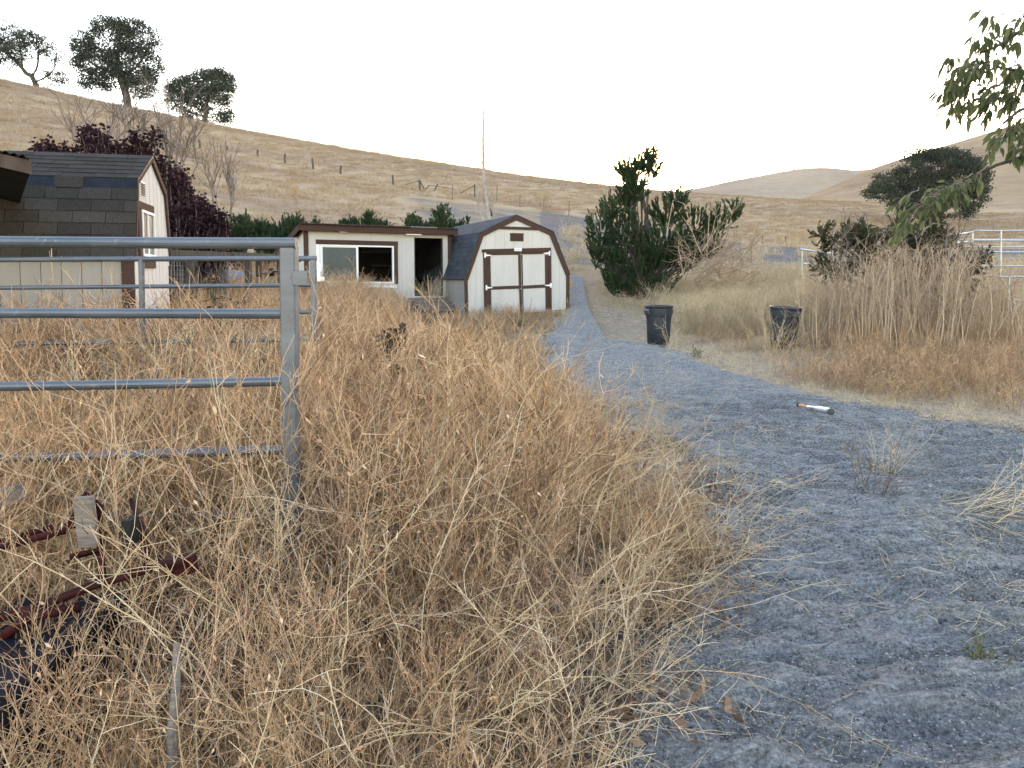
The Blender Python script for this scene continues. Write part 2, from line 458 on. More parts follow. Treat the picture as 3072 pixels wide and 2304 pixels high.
# ------------------------------------------------------------------ ground and hills
def axis(lo, hi, n, k):
    a = np.linspace(-1, 1, n); s = np.sinh(a * k) / math.sinh(k)
    return np.where(s < 0, -s * lo, s * hi)
gx = axis(-190, 190, 321, 4.6)
gy = np.concatenate([np.linspace(-40, 0, 14)[:-1], np.exp(np.linspace(math.log(1.0), math.log(301), 330)) * 1.0 - 1.0])
X, Y = np.meshgrid(gx, gy)
Z = H(X, Y) - .17 * np.clip((path_sd(X, Y) - .15) / .5, 0, 1)
def grid_faces(ny, nx):
    i = np.arange(ny - 1)[:, None] * nx + np.arange(nx - 1)[None, :]
    i = i.ravel(); return np.stack([i, i + 1, i + nx + 1, i + nx], 1)
PXv = px_of(X, Y); PYv = py_of(X, Y, Z)
bound = np.interp(PXv, [1150, 1240, 1640, 1765, 2280, 2500, 3300], [575, 590, 632, 650, 733, 740, 742])
low = np.interp(PXv, [1150, 1500, 1720, 2400, 3300], [770, 780, 800, 840, 850])
burnt = np.clip((PYv - bound) / 10, 0, 1) * np.clip((low - PYv) / 12, 0, 1) * (Y > 20) * np.clip((PXv - 1180) / 90, 0, 1)
burnt = np.where(PXv < 1620, burnt * .62, burnt)
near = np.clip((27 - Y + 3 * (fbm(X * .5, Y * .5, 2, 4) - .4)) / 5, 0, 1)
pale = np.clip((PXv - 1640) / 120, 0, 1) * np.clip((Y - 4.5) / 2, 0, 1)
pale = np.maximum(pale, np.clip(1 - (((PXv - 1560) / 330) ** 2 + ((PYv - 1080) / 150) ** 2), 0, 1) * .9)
V = np.stack([X.ravel(), Y.ravel(), Z.ravel()], 1)
ground = link('ground', mesh_np('ground', V, [grid_faces(*X.shape)], {'burnt': burnt.ravel(), 'near': near.ravel(), 'pale': pale.ravel()}, True), M['terrain'])
kind(ground, 'structure')

# gravel path: fine sheet lying a little above the soil, edges running under it
def rut(x, y):
    """tyre ruts and drifts in the loose gravel"""
    s = fbm(x * .9 + y * .25, y * .8, 3, 77) - .43
    r = fbm(x * 3.0 + y * 1.2, y * 6.5, 4, 12) - .45 + .5 * (fbm(x * 7 - y * 2, y * 17, 3, 19) - .43)
    c = np.abs(((x - (1.9 + (y - 3) * .25)) / .55))
    ridge = np.exp(-c ** 2) * .10 * np.clip((6.5 - y) / 3, 0, 1)
    return s * .20 + r * .17 * np.clip(1.3 - y * .04, .5, 1) + ridge
py_ = np.concatenate([np.linspace(-4, 1.2, 14)[:-1], np.exp(np.linspace(math.log(1.2), math.log(36), 560))])
pxr = np.linspace(-1, 1, 520)
Yp = np.repeat(py_[:, None], len(pxr), 1)
w_at = np.interp(py_, [-4, 1, 3, 8, 14, 20, 28, 36], [9, 5.5, 5.2, 6.5, 6.0, 4.5, 4.5, 5.0])
c_at = np.interp(py_, [-4, 1, 3, 8, 14, 20, 28, 36], [8, 5.0, 4.6, 4.6, 1.2, -1, -1.8, -2.5]) + 0
lo = np.interp(py_, [-4, 1.0, 3, 8, 14, 20, 28, 36], [-.8, -.6, -.6, -1.0, -3.6, -3, -4.5, -6])
hi = np.interp(py_, [-4, 1.0, 3, 8, 14, 20, 28, 36], [17, 12, 9.5, 8.5, 2.6, 1.6, 1.5, 1.5])
lo = np.interp(py_, [-4, 2, 5, 8, 12, 20, 36], [-.8, -.4, -.6, -1.6, -3.4, -4.2, -6.5])
hi = np.interp(py_, [-4, 4, 6, 8.5, 10, 13, 16, 36], [17, 14, 11, 7.5, 5.0, 3.6, 2.0, 3.0])
Xp = lo[:, None] + (hi - lo)[:, None] * (pxr[None, :] * .5 + .5)
sd_ = path_sd(Xp, Yp)
Zp = H(Xp, Yp) + np.clip(sd_ * .12, -.06, .034) + np.maximum(rut(Xp, Yp), -.11) * np.clip(sd_ * 2.5, 0, 1)
keep = sd_ > -.45
fc = grid_faces(*Xp.shape)
kf = keep.ravel()[fc].all(1)
pathme = mesh_np('gravel_path', np.stack([Xp.ravel(), Yp.ravel(), Zp.ravel()], 1), [fc[kf]], None, True)
path = kind(link('gravel_path', pathme, M['gravel']), 'structure')
def surf(x, y):
    x = np.asarray(x, float); y = np.asarray(y, float); s = path_sd(x, y)
    return H(x, y) + np.where(s > -.3, np.clip(s * .12, -.06, .034) + np.maximum(rut(x, y), -.11) * np.clip(s * 2.5, 0, 1), 0).clip(-1, 1) * (s > 0) + 0

def ridge_hill(name, pts, Yd, depth, base_py, mat, amp, seed):
    """a hill standing at depth Yd whose crest runs through photo pixels pts; front slope comes towards the camera"""
    xs = np.linspace(pts[0][0], pts[-1][0], 160)
    cy = np.interp(xs, [p[0] for p in pts], [p[1] for p in pts])
    k = np.ones(9) / 9; cy = np.convolve(np.pad(cy, 4, mode='edge'), k, 'valid')
    rows = []
    T = np.concatenate([np.linspace(0, 1, 60), 1 + np.linspace(.02, 1, 26)])
    for t in T:
        yd = Yd - depth + depth * t
        if t <= 1:
            e = np.sin(t * math.pi / 2) ** 1.15
            zc = (HOR - cy) / F * Yd + CAMZ; zb = (HOR - base_py) / F * (Yd - depth) + CAMZ
            z = zb + (zc - zb) * e
        else:
            z = zc - (t - 1) ** 1.4 * depth * .5
        x = (xs - 1536) / F * Yd
        n = (fbm(x / (depth * .22), np.full_like(x, yd / (depth * .25)), 4, seed) - .43) * amp * (math.sin(min(t, 1) * math.pi) + .06)
        rows.append(np.stack([x, np.full_like(x, yd), z + n], 1))
    A = np.array(rows)
    o = link(name, mesh_np(name, A.reshape(-1, 3), [grid_faces(A.shape[0], A.shape[1])], None, True), mat)
    return kind(o, 'structure')
ridge_hill('hill', [(2250, 640), (2445, 588), (2500, 556), (2556, 525), (2660, 490), (2778, 456), (2880, 424), (2986, 396), (3072, 368), (3300, 300), (3700, 210), (4600, 120), (6000, 80)], 340, 170, 640, M['right_hill'], 6, 3)
ridge_hill('distant_hill', [(1200, 640), (1900, 610), (2083, 574), (2160, 556), (2222, 546), (2300, 532), (2361, 523), (2400, 524), (2450, 530), (2600, 560), (2900, 600)], 1000, 350, 640, M['far_hill'], 8, 8)
ridge_hill('distant_hill', [(2200, 640), (2350, 545), (2440, 524), (2560, 522), (2700, 522), (3000, 540), (3600, 560)], 1500, 380, 640, M['far_hill'], 8, 21)

# ------------------------------------------------------------------ front pipe corral panel
FY = 3.3
def W3(px, py, Y): return tuple(U(px, py, Y))
gate = thing('pipe_fence', 'nearest blue-gray steel pipe fence panel with thick rails and flaking square end post', 'pipe fence', (U(868, 845, FY).x, FY, h1(U(868, 845, FY).x, FY)))
bpy.context.view_layer.update()
def in_parent(p, par):
    return tuple(Vector(p) - par.location)
def rail(par, a, b, r, name='rail', mat='pipe', n=14, sag=0.0, cap=None):
    a = Vector(a); b = Vector(b)
    L = (b - a).length; k = 8
    pts = []
    for i in range(k + 1):
        t = i / k
        p = a.lerp(b, t) - Vector((0, 0, sag * 4 * t * (1 - t)))
        pts.append(p - par.location if par is not None else p)
    m = MB().tube(pts, r, n)
    return m.build(name, M[mat], par, smooth=False)
rail(gate, W3(-900, 716, FY), W3(889, 730, FY - .02), .0255, sag=.004)
rail(gate, W3(-900, 937, FY), W3(862, 941.5, FY), .0225)
rail(gate, W3(-900, 1168, FY), W3(866, 1143.5, FY), .0215, sag=.006)
rail(gate, W3(-900, 1392, FY), W3(872, 1348, FY), .0205, sag=.008)
rail(gate, W3(-900, 1570, FY), W3(880, 1545, FY), .0195)
rail(gate, W3(-900, 1790, FY), W3(884, 1745, FY), .0195)
m = MB()
pa, pb = U(867, 733, FY), U(882, 2020, FY)
gp = gate.location
def hexpost(m, top, bot, w, d):
    P = []
    for c in (bot, top):
        for dy in (-d, d):
            for dx in (-w, w):
                P.append((c.x + dx - gp.x, c.y + dy - gp.y, c.z - gp.z))
    return m.hexa(P)
hexpost(m, pa, pb, .034, .034)
m.build('post', M['pipe_post'], gate, bevel=.006)
m = MB()
a = U(878, 812, FY - .036); 
m.box(a.x - gp.x, a.x - gp.x + .066, -.044, -.037, U(0, 856, FY).z - gp.z, a.z - gp.z)
m.build('latch_plate', M['pipe_post'], gate, bevel=.002)

# second, thinner corral panel behind it
SY = 6.2
g2 = thing('pipe_fence', 'thinner blue steel pipe fence panel between the nearest one and the left barn shed', 'pipe fence', (U(936, 845, SY).x, SY, h1(U(936, 845, SY).x, SY)))
gp = g2.location
rail(g2, W3(-500, 781, SY), W3(950, 775, SY), .0215)
rail(g2, W3(-500, 868, SY), W3(940, 855, SY), .018)
rail(g2, W3(-500, 952, SY), W3(942, 936, SY), .017)
rail(g2, W3(-500, 1040, SY), W3(944, 1018, SY), .017)
m = MB(); hexpost(m, U(940, 779, SY), U(948, 1290, SY), .022, .022); m.build('post', M['pipe_post'], g2, bevel=.004)
m = MB(); m.tube([U(424, 772, SY) - gp, U(432, 1290, SY) - gp], .0235, 12); m.build('post', M['pipe'], g2)
m = MB(); m.tube([U(955, 788, SY - .03) - gp, U(957, 844, SY - .03) - gp], .014, 10); m.build('latch', M['vinyl'], g2)
m = MB(); m.box(U(946, 0, SY).x - gp.x, U(962, 0, SY).x - gp.x, -.035, -.022, U(0, 842, SY).z - gp.z, U(0, 830, SY).z - gp.z); m.build('latch_bracket', M['galv'], g2)

# ------------------------------------------------------------------ left barn shed (gambrel, shingled side towards the camera)
def framept(o, ang, lx, ly):
    return (o[0] + lx * math.cos(ang) - ly * math.sin(ang), o[1] + lx * math.sin(ang) + ly * math.cos(ang))
def wallbox(m, px0, px1, py0, py1, org, ang, y0, y1, baseZ):
    x0, _ = onwall(px0, py0, org, ang); x1, _ = onwall(px1, py0, org, ang)
    pm = (px0 + px1) / 2
    _, z1 = onwall(pm, py0, org, ang); _, z0 = onwall(pm, py1, org, ang)
    return m.box(min(x0, x1), max(x0, x1), y0, y1, z0 - baseZ, z1 - baseZ)
LA = math.radians(13)
o3 = U(402, 845, 8.4); LO = (o3.x, o3.y); LZ = h1(*LO) - .02
lb = thing('barn_shed', 'barn-shaped shed with brown shingles at the left edge, behind the two pipe fences', 'shed', (LO[0], LO[1], LZ), LA)
LW, LD = 6.2, 1.75
zE, zB, zP = zof(402, 771, 8.3) - LZ, zof(408, 546, 8.6) - LZ, zof(436, 478, 9.25) - LZ
m = MB(); m.box(-LW, -.012, .05, LD - .05, 0, zE - .02)
m.build('inner_wall', M['dark_wood'], lb)
# side wall siding boards (grooved sheet)
wl = MB().box(-LW, -.005, .03, .045, 0.0, zE + .02).build('side_wall', M['gray_shaded_siding'], lb)
bm_ = MB().box(0, .196, 0, .012, 0, zE + .0).mesh('siding_board')
for i in range(14):
    link('siding_board', bm_, M['gray_shaded_siding'], wl, loc=(-.125 - .203 * (i + 1), .016, .05))
MB().box(-.125, .008, -.012, .028, .05, zE + .02).build('corner_board', M['brown_trim'], lb, bevel=.003)
# gable end: profile in (y,z)
prof = [(0.0, 0.0), (0.0, zE), (.2, zB), (LD / 2, zP), (LD - .2, zB), (LD, zE), (LD, 0.0)]
def gable_mesh(mb, prof, x0, x1):
    n = len(prof)
    v = [(x0, p[0], p[1]) for p in prof] + [(x1, p[0], p[1]) for p in prof]
    return mb.add(v, [tuple(range(n - 1, -1, -1)), tuple(range(n, 2 * n))] + [(i, (i + 1) % n, (i + 1) % n + n, i + n) for i in range(n)])
gable_mesh(MB(), prof, -.012, .006).build('gable_wall', M['white_siding'], lb)
gable_mesh(MB(), prof, -LW - .01, -LW + .006).build('gable_wall', M['white_siding'], lb)
gw = [o for o in lb.children if o.name.startswith('gable_wall')][0]
def gable_z(y):
    return float(np.interp(y, [p[0] for p in prof[1:-1]], [p[1] for p in prof[1:-1]]))
nb = 9
for i in range(nb):
    y0 = i * LD / nb + .006; y1 = (i + 1) * LD / nb - .006
    ys = sorted(set([y0, y1] + [k for k in (.2, LD / 2, LD - .2) if y0 < k < y1]))
    pf = [(y0, .02)] + [(y, gable_z(y) - .01) for y in ys] + [(y1, .02)]
    gable_mesh(MB(), pf, .007, .016).build('siding_board', M['white_siding'], gw)
# gable trim (brown edge boards following the roof line)
def trim_run(a, b, w, x0, x1, par, mat, name='rake_board'):
    (ya, za), (yb, zb) = a, b
    dy, dz = yb - ya, zb - za; L = math.hypot(dy, dz); ny, nz = -dz / L * w, dy / L * w
    P = [(ya, za), (yb, zb), (yb - ny, zb - nz), (ya - ny, za - nz)]
    gable_mesh(MB(), P, x0, x1).build(name, M[mat], par, bevel=.003)
roofp = [(-.05, zE - .02), (.16, zB + .02), (LD / 2, zP + .03), (LD - .16, zB + .02), (LD + .05, zE - .02)]
for a, b in zip(roofp[:-1], roofp[1:]):
    trim_run(a, b, .055, .017, .045, lb, 'brown_trim')
MB().box(.017, .03, LD - .06, LD + .005, .05, zE - .06).build('corner_board', M['brown_trim'], lb)
# roof deck then shingles
roof = None
for a, b in zip(roofp[:-1], roofp[1:]):
    dy, dz = b[0] - a[0], b[1] - a[1]; L = math.hypot(dy, dz); ny, nz = -dz / L * .012, dy / L * .012
    o = gable_mesh(MB(), [a, b, (b[0] + ny, b[1] + nz), (a[0] + ny, a[1] + nz)], -LW - .05, .046).build('roof', M['underlay'], lb)
    if roof is None: roof = o
def shingle_rows(par, a, b, x0, x1, rows, tab, mat, skip_top=0.0, seed=0, thick=.010, name='shingle'):
    """individual shingles from eave a to break b (y,z) between x0 and x1"""
    r = random.Random(seed)
    dy, dz = b[0] - a[0], b[1] - a[1]; L = math.hypot(dy, dz); ang = math.atan2(dz, dy)
    Lu = L * (1 - skip_top); e = Lu / rows
    me = MB()
    me.add([(0, -.004, .003), (tab - .007, -.004, .003), (0, e * 1.04, .001), (tab - .007, e * 1.04, .001),
            (0, -.004, .003 + thick), (tab - .007, -.004, .003 + thick), (0, e * 1.04, .003), (tab - .007, e * 1.04, .003)],
           [(0, 2, 3, 1), (4, 5, 7, 6), (0, 1, 5, 4), (2, 6, 7, 3), (0, 4, 6, 2), (1, 3, 7, 5)])
    mesh = me.mesh(name)
    for i in range(rows):
        off = (i % 3) * tab * .43 + r.uniform(-.01, .01)
        x = x1 - tab * (1 - ((i % 3) * .42) % 1)
        first = True
        xx = x1
        w0 = tab * [.38, .85, .38, .95, .4, .8, .5][i % 7]
        cuts = [x1, x1 - w0]
        while cuts[-1] > x0: cuts.append(cuts[-1] - tab)
        for c1, c0 in zip(cuts[:-1], cuts[1:]):
            c0 = max(c0, x0); w = c1 - c0
            if w < .03: continue
            o = link(name, mesh, M[mat], par)
            o.location = (c0 + .003, a[0] + dy * (i * e / L) - math.sin(ang) * .012, a[1] + dz * (i * e / L) + math.cos(ang) * .012 + r.uniform(0, .002))
            o.rotation_euler = (ang + r.uniform(-.012, .012), r.uniform(-.004, .004) if w > .2 else 0, 0)
            o.scale = (w / tab, 1, 1)
fulltab = .334
shingle_rows(roof, roofp[0], roofp[1], -2.9, .04, 6, fulltab, 'shingle', .115, 3)
shingle_rows(roof, roofp[1], roofp[2], -2.9, .04, 6, fulltab, 'shingle', 0, 5)
# dark blue underlay strip left bare at the break, with one cap shingle kept
a, b = roofp[0], roofp[1]
tt = .885; pa_ = (a[0] + (b[0] - a[0]) * tt, a[1] + (b[1] - a[1]) * tt)
gable_mesh(MB(), [(pa_[0] - .016, pa_[1]), (b[0] - .02, b[1] + .004), (b[0] - .008, b[1] + .012), (pa_[0] - .008, pa_[1])], -2.9, .044).build('underlay_strip', M['underlay'], roof)
c0, _ = onwall(152, 560, LO, LA); c1, _ = onwall(240, 560, LO, LA)
gable_mesh(MB(), [(pa_[0] - .032, pa_[1] - .005), (b[0] - .034, b[1] + .006), (b[0] - .021, b[1] + .016), (pa_[0] - .017, pa_[1])], c0, c1).build('cap_shingle', M['shingle'], roof)
# vent and window in the gable
def depth_of(px):
    r_ = (px - 1536) / F
    s_, c_ = math.sin(LA), math.cos(LA)
    return -(LO[0] - r_ * LO[1]) / (-s_ - r_ * c_)
def gz(px, py):
    d = depth_of(px); return zof(px, py, framept(LO, LA, 0, d)[1]) - LZ
def gbox(px0, px1, z0, z1, x0, x1):
    return MB().box(x0, x1, depth_of(px0), depth_of(px1), z0, z1)
v0, v1 = gz(433, 590), gz(433, 545)
vent = gbox(425, 442, v0, v1, .017, .024).build('vent', M['vinyl'], lb)
for i in range(8):
    z = v0 + .012 + (v1 - v0 - .02) * i / 8
    MB().box(.024, .032, depth_of(426.5), depth_of(440.5), z, z + .009).build('slat', M['brown_trim'], vent)
w0, w1 = gz(440, 770), gz(430, 630)
win = thing('window', '', '') if False else None
fr = MB()
da, db = depth_of(424), depth_of(461)
fr.box(.017, .05, da, db, w1 - .03, w1); fr.box(.017, .05, da, db, w0, w0 + .03)
fr.box(.017, .05, da, da + .03, w0 + .03, w1 - .03); fr.box(.017, .05, db - .03, db, w0 + .03, w1 - .03)
fr.box(.017, .044, (da + db) / 2 - .015, (da + db) / 2 + .015, w0 + .03, w1 - .03)
wf = fr.build('window', M['vinyl'], lb)
MB().box(.019, .026, da + .03, (da + db) / 2 - .015, w0 + .03, w1 - .03).build('pane', M['glass'], wf)
MB().box(.019, .030, (da + db) / 2 + .015, db - .03, w0 + .03, w1 - .03).build('pane', M['glass'], wf)
MB().box(.017, .04, depth_of(415), db + .02, w1 + .004, w1 + .09).build('window_trim', M['brown_trim'], lb)
MB().box(.017, .04, depth_of(415), da - .004, w0 - .01, w1).build('window_trim', M['brown_trim'], lb)
MB().box(.017, .04, da, db + .02, w0 - .13, w0 - .05).build('window_trim', M['brown_trim'], lb)

# ------------------------------------------------------------------ neighbouring lean-to roof corner, top left
bpx = U(96, 470, 5.6)
ln = thing('lean_to_shelter', 'corner of a corrugated lean-to roof jutting in at the left edge above the barn shed', 'shelter', (bpx.x - 3.2, 5.8, h1(bpx.x - 3.2, 5.8)))
gl = ln.location
A = [U(-900, 250, 5.6), U(94, 482, 5.6)]
def slab(m, a, b, th, d0, d1):
    q = lambda c, d, z: (c.x - gl.x - .74 * max(d, 0), d, c.z - gl.z - z)
    return m.hexa([q(a, d0, th), q(b, d0, th), q(a, d1, th), q(b, d1, th), q(a, d0, 0), q(b, d0, 0), q(a, d1, 0), q(b, d1, 0)])
slab(MB(), A[0], A[1], .10, -.23, -.20).build('fascia', M['dark_wood'], ln)
slab(MB(), A[0] - Vector((0, 0, .012)), A[1] - Vector((0, 0, .012)), .03, -.195, 3.0).build('roof_deck', M['void'], ln)
m = MB(); n = 160; vs = []; fs = []
for i in range(n + 1):
    t = i / n; p = A[0].lerp(A[1], t) + Vector((.03 * t, 0, .014 + .008 * math.sin(i * math.pi / 2)))
    vs += [(p.x - gl.x, -.27, p.z - gl.z), (p.x - gl.x - 2.3, 3.05, p.z - gl.z)]
for i in range(n): fs.append((2 * i, 2 * i + 1, 2 * i + 3, 2 * i + 2))
m.add(vs, fs); m.build('corrugated_roof', M['tin_dark'], ln)
MB().box(.02, .12, -.1, 0, 0, U(-500, 345, 5.6).z - gl.z - .1 - .0).build('post', M['dark_wood'], ln, loc=(0, 0, 0))
MB().box(.02, .12, 2.4, 2.5, 0, U(-500, 345, 5.6).z - gl.z - .12).build('post', M['dark_wood'], ln)

# ------------------------------------------------------------------ middle shed with the sliding window and open doorway
MA = math.radians(27)
o3 = U(911, 845, 21.0); MO = (o3.x, o3.y); MZ = h1(*MO) - .02
ms = thing('window_shed', 'low cream shed with flat corrugated roof, sliding window and open dark doorway', 'shed', (MO[0], MO[1], MZ), MA)
def P2(px, py, org=MO, ang=MA, bz=MZ):
    x, z = onwall(px, py, org, ang); return x, z - bz
x0, zt0 = P2(911, 688); x1, zt1 = P2(1352, 704)
zt = (zt0 + zt1) / 2
wx0, wz0 = P2(961, 850); wx1, wz1 = P2(1181, 738)
dx0, dz0 = P2(1244, 888); dx1, dz1 = P2(1328, 715)
MDp = 3.4; ZB = -.35
fw = MB()
T = .07
def wallpiece(a, b, c, d, name='front_wall', mat='white_siding', par=None):
    return MB().box(a, b, 0, T, c, d).build(name, M[mat], par or ms)
front = wallpiece(x0, wx0, 0, zt)
for a, b, c, d in ((wx0, wx1, 0, wz0), (wx0, wx1, wz1, zt), (wx1, dx0, 0, zt), (dx0, dx1, dz1, zt), (dx0, dx1, 0, dz0), (dx1, x1, 0, zt)):
    wallpiece(a, b, c, d)
# grooved sheets on the front: narrow battens of shadow between boards
for gxp in (940, 1018, 1096, 1205, 1222, 1237):
    a, _ = P2(gxp, 720)
    if wx0 - .02 < a < wx1 + .02:
        MB().box(a - .15, a + .15, -.007, -.001, wz1 + .17, zt - .0).build('siding_board', M['white_siding'], front)
for k in range(4):
    a = wx1 + .13 + k * (dx0 - wx1 - .14) / 4; b = a + (dx0 - wx1 - .14) / 4 - .008
    MB().box(a, b, -.009, -.001, .02, zt - .005).build('siding_board', M['white_siding'], front)
MB().box(dx1 + .05, x1 - .12, -.009, -.001, .02, zt - .005).build('siding_board', M['white_siding'], front)
MB().box(x0 + .13, wx0 - .10, -.009, -.001, .02, zt - .005).build('siding_board', M['white_siding'], front)
k = 0
a = wx0 - .02
while a < wx1:
    MB().box(a, min(a + .29, wx1 + .02), -.009, -.001, .02, wz0 - .10).build('siding_board', M['white_siding'], front); a += .30
zback = zt - .55
def sidewall(xa, xb):
    return MB().hexa([(xa, T + .002, 0), (xb, T + .002, 0), (xa, MDp, 0), (xb, MDp, 0), (xa, T + .002, zt), (xb, T + .002, zt), (xa, MDp, zback), (xb, MDp, zback)])
sidewall(x0, x0 + .06).build('side_wall', M['white_siding'], ms)
sidewall(x1 - .06, x1).build('side_wall', M['white_siding'], ms)
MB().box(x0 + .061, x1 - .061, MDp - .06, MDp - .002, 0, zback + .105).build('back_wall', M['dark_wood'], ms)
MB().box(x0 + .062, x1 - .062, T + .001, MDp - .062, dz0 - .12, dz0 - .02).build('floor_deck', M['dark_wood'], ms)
# near-black sheets lining the inside; its shade is put into their colour
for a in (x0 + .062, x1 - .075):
    MB().hexa([(a, T + .003, dz0), (a + .013, T + .003, dz0), (a, MDp - .08, dz0), (a + .013, MDp - .08, dz0), (a, T + .003, zt + .10), (a + .013, T + .003, zt + .10), (a, MDp - .08, zback + .10), (a + .013, MDp - .08, zback + .10)]).build('shade_lining', M['void'], ms)
MB().box(x0 + .08, x1 - .08, T + .002, T + .012, zt - .05, zt + .10).build('shade_header', M['void'], ms)
MB().box(x0 + .08, x1 - .08, MDp - .075, MDp - .063, dz0, zback + .08).build('shade_lining', M['void'], ms)
sh = MB().box(dx0 - .5, dx1 + .3, MDp - .6, MDp - .08, dz0 + .95, dz0 + .99).build('shelf', M['dark_wood'], ms)
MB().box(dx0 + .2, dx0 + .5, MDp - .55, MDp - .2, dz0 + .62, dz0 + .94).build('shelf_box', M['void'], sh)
# roof
def roofhex(xa, xb, ya, yb, th, lift):
    s = (zback - zt) / MDp
    za = zt + s * ya + lift; zb_ = zt + s * yb + lift
    return MB().hexa([(xa, ya, za - th), (xb, ya, za - th), (xa, yb, zb_ - th), (xb, yb, zb_ - th), (xa, ya, za), (xb, ya, za), (xa, yb, zb_), (xb, yb, zb_)])
fz0 = .0
roofhex(x0 - .12, x1 + .06, -.16, MDp + .15, .04, .16).build('roof_deck', M['dark_wood'], ms)
fa = MB().box(x0 - .13, x1 + .16, -.20, -.165, zt - .03, zt + .165).build('fascia', M['brown_trim'], ms, bevel=.004)
s_ = (zback - zt) / MDp
for xa in (x0 - .16, x1 + .07):
    MB().hexa([(xa, -.16, zt - .02), (xa + .035, -.16, zt - .02), (xa, MDp + .1, zback - .04), (xa + .035, MDp + .1, zback - .04),
               (xa, -.16, zt + .15), (xa + .035, -.16, zt + .15), (xa, MDp + .1, zback + .13), (xa + .035, MDp + .1, zback + .13)]).build('barge_board', M['brown_trim'], ms)
def corrugated(xa, xb, name, mat, lift):
    vs = []; fs = []; n = int((xb - xa) / .019); 
    for i in range(n + 1):
        x = xa + (xb - xa) * i / n; w = .012 * math.sin(i * math.pi / 2)
        vs += [(x, -.27, zt - s_ * .27 * -1 + lift + w), (x, MDp + .2, zback + s_ * .2 + lift + w)]
    for i in range(n): fs.append((2 * i, 2 * i + 1, 2 * i + 3, 2 * i + 2))
    o = MB().add(vs, fs).build(name, M[mat], ms)
    sm = o.modifiers.new('thickness', 'SOLIDIFY'); sm.thickness = .003
xs = [x0 - .15, P2(1008, 670)[0], P2(1100, 675)[0], P2(1224, 678)[0], P2(1302, 681)[0], x1 + .15]
corrugated(xs[0], xs[1], 'roof_sheet', 'tin_dark', .195)
corrugated(xs[1] - .02, xs[2], 'roof_sheet', 'tin_dark', .19)
corrugated(xs[2] - .02, xs[3], 'roof_sheet', 'tin_dark', .195)
corrugated(xs[3], xs[4], 'skylight_sheet', 'translucent', .215)
corrugated(xs[4] - .01, xs[5], 'roof_sheet', 'tin_dark', .195)
for pa_, pb_, yy in ((1015, 1037, 694), (1214, 1259, 702)):
    a, z = P2(pa_, yy); b, _ = P2(pb_, yy)
    MB().box(a, b, -.16, -.02, z - .035, z + .02).build('gap_light_strip', M['translucent'], ms)  # white strips stand in for light showing through gaps under the fascia
# trims
MB().box(x0 - .015, x0 + .115, -.03, -.001, -.0, zt - .035).build('corner_board', M['brown_trim'], ms, bevel=.003)
MB().box(x1 - .10, x1 + .015, -.03, -.001, -.0, zt - .035).build('corner_board', M['brown_trim'], ms, bevel=.003)
ta, _ = P2(947, 730); tb, tz = P2(1193, 726); _, tz2 = P2(1193, 738)
MB().box(ta, tb, -.034, -.010, tz2, tz + .015).build('window_trim', M['brown_trim'], ms, bevel=.003)
MB().box(wx1 + .004, wx1 + .115, -.034, -.010, wz0 - .02, tz2 - .003).build('window_trim', M['brown_trim'], ms, bevel=.003)
MB().box(ta, wx0 - .01, -.034, -.010, wz0 - .12, tz2 - .003).build('window_trim', M['vinyl'], ms, bevel=.003)
MB().box(wx0 - .08, wx1 + .06, -.05, -.010, wz0 - .14, wz0 - .065).build('window_sill', M['vinyl'], ms, bevel=.003)
fr = MB(); t = .045
fr.box(wx0, wx1, -.02, .05, wz1 - t, wz1); fr.box(wx0, wx1, -.02, .05, wz0, wz0 + t)
fr.box(wx0, wx0 + t, -.02, .05, wz0 + t, wz1 - t); fr.box(wx1 - t, wx1, -.02, .05, wz0 + t, wz1 - t)
wfr = fr.build('window', M['vinyl'], ms)
mx = P2(1072, 800)[0]
sash = MB(); sash.box(wx0 + t, wx0 + t + .035, -.005, .02, wz0 + t, wz1 - t); sash.box(mx - .03, mx + .03, -.012, .02, wz0 + t, wz1 - t)
sash.box(wx0 + t + .035, mx - .03, -.005, .02, wz0 + t, wz0 + t + .03); sash.box(wx0 + t + .035, mx - .03, -.005, .02, wz1 - t - .03, wz1 - t)
sash.build('sash', M['vinyl'], wfr)
MB().box(wx0 + t + .035, mx - .03, .004, .010, wz0 + t + .03, wz1 - t - .03).build('pane', M['glass'], wfr)
# door jambs
for a in (dx0 + .0, dx1 - .025):
    MB().box(a, a + .025, -.006, T + .02, dz0, dz1).build('door_jamb', M['dark_wood'], ms)

# steps up to the doorway
sx, sz = P2(1222, 893); ex, _ = P2(1352, 893)
so = framept(MO, MA, sx, -.02)
gzs = h1(*so)
st = thing('wooden_steps', 'weathered gray plank steps below the open doorway of the cream shed', 'steps', (so[0], so[1], gzs), MA)
topz = MZ + dz0 - gzs - .05
ns = 4
for i in range(ns):
    z = topz * (1 - i / ns) - .0
    yb = -.30 * i
    for q in range(2):
        MB().box(.02, ex - sx - .02, yb - .30 + .15 * q + .005, yb - .15 + .15 * q - .005, z - .04, z).build('step_board', M['weathered'], st, bevel=.004)
    MB().box(.05, ex - sx - .05, yb - .285, yb - .262, max(z - topz / ns + .005, .0), z - .045).build('riser_board', M['weathered'], st)
for a in (.0, ex - sx - .0):
    pts = [(a - .018, 0, -.1), (a + .018, 0, -.1)]
    mbs = MB(); 
    mbs.hexa([(a - .018, -1.18, -.2), (a + .018, -1.18, -.2), (a - .018, -.01, -.2), (a + .018, -.01, -.2), (a - .018, -1.18, .10), (a + .018, -1.18, .10), (a - .018, -.01, topz - .06), (a + .018, -.01, topz - .06)])
    mbs.build('stringer', M['weathered'], st)

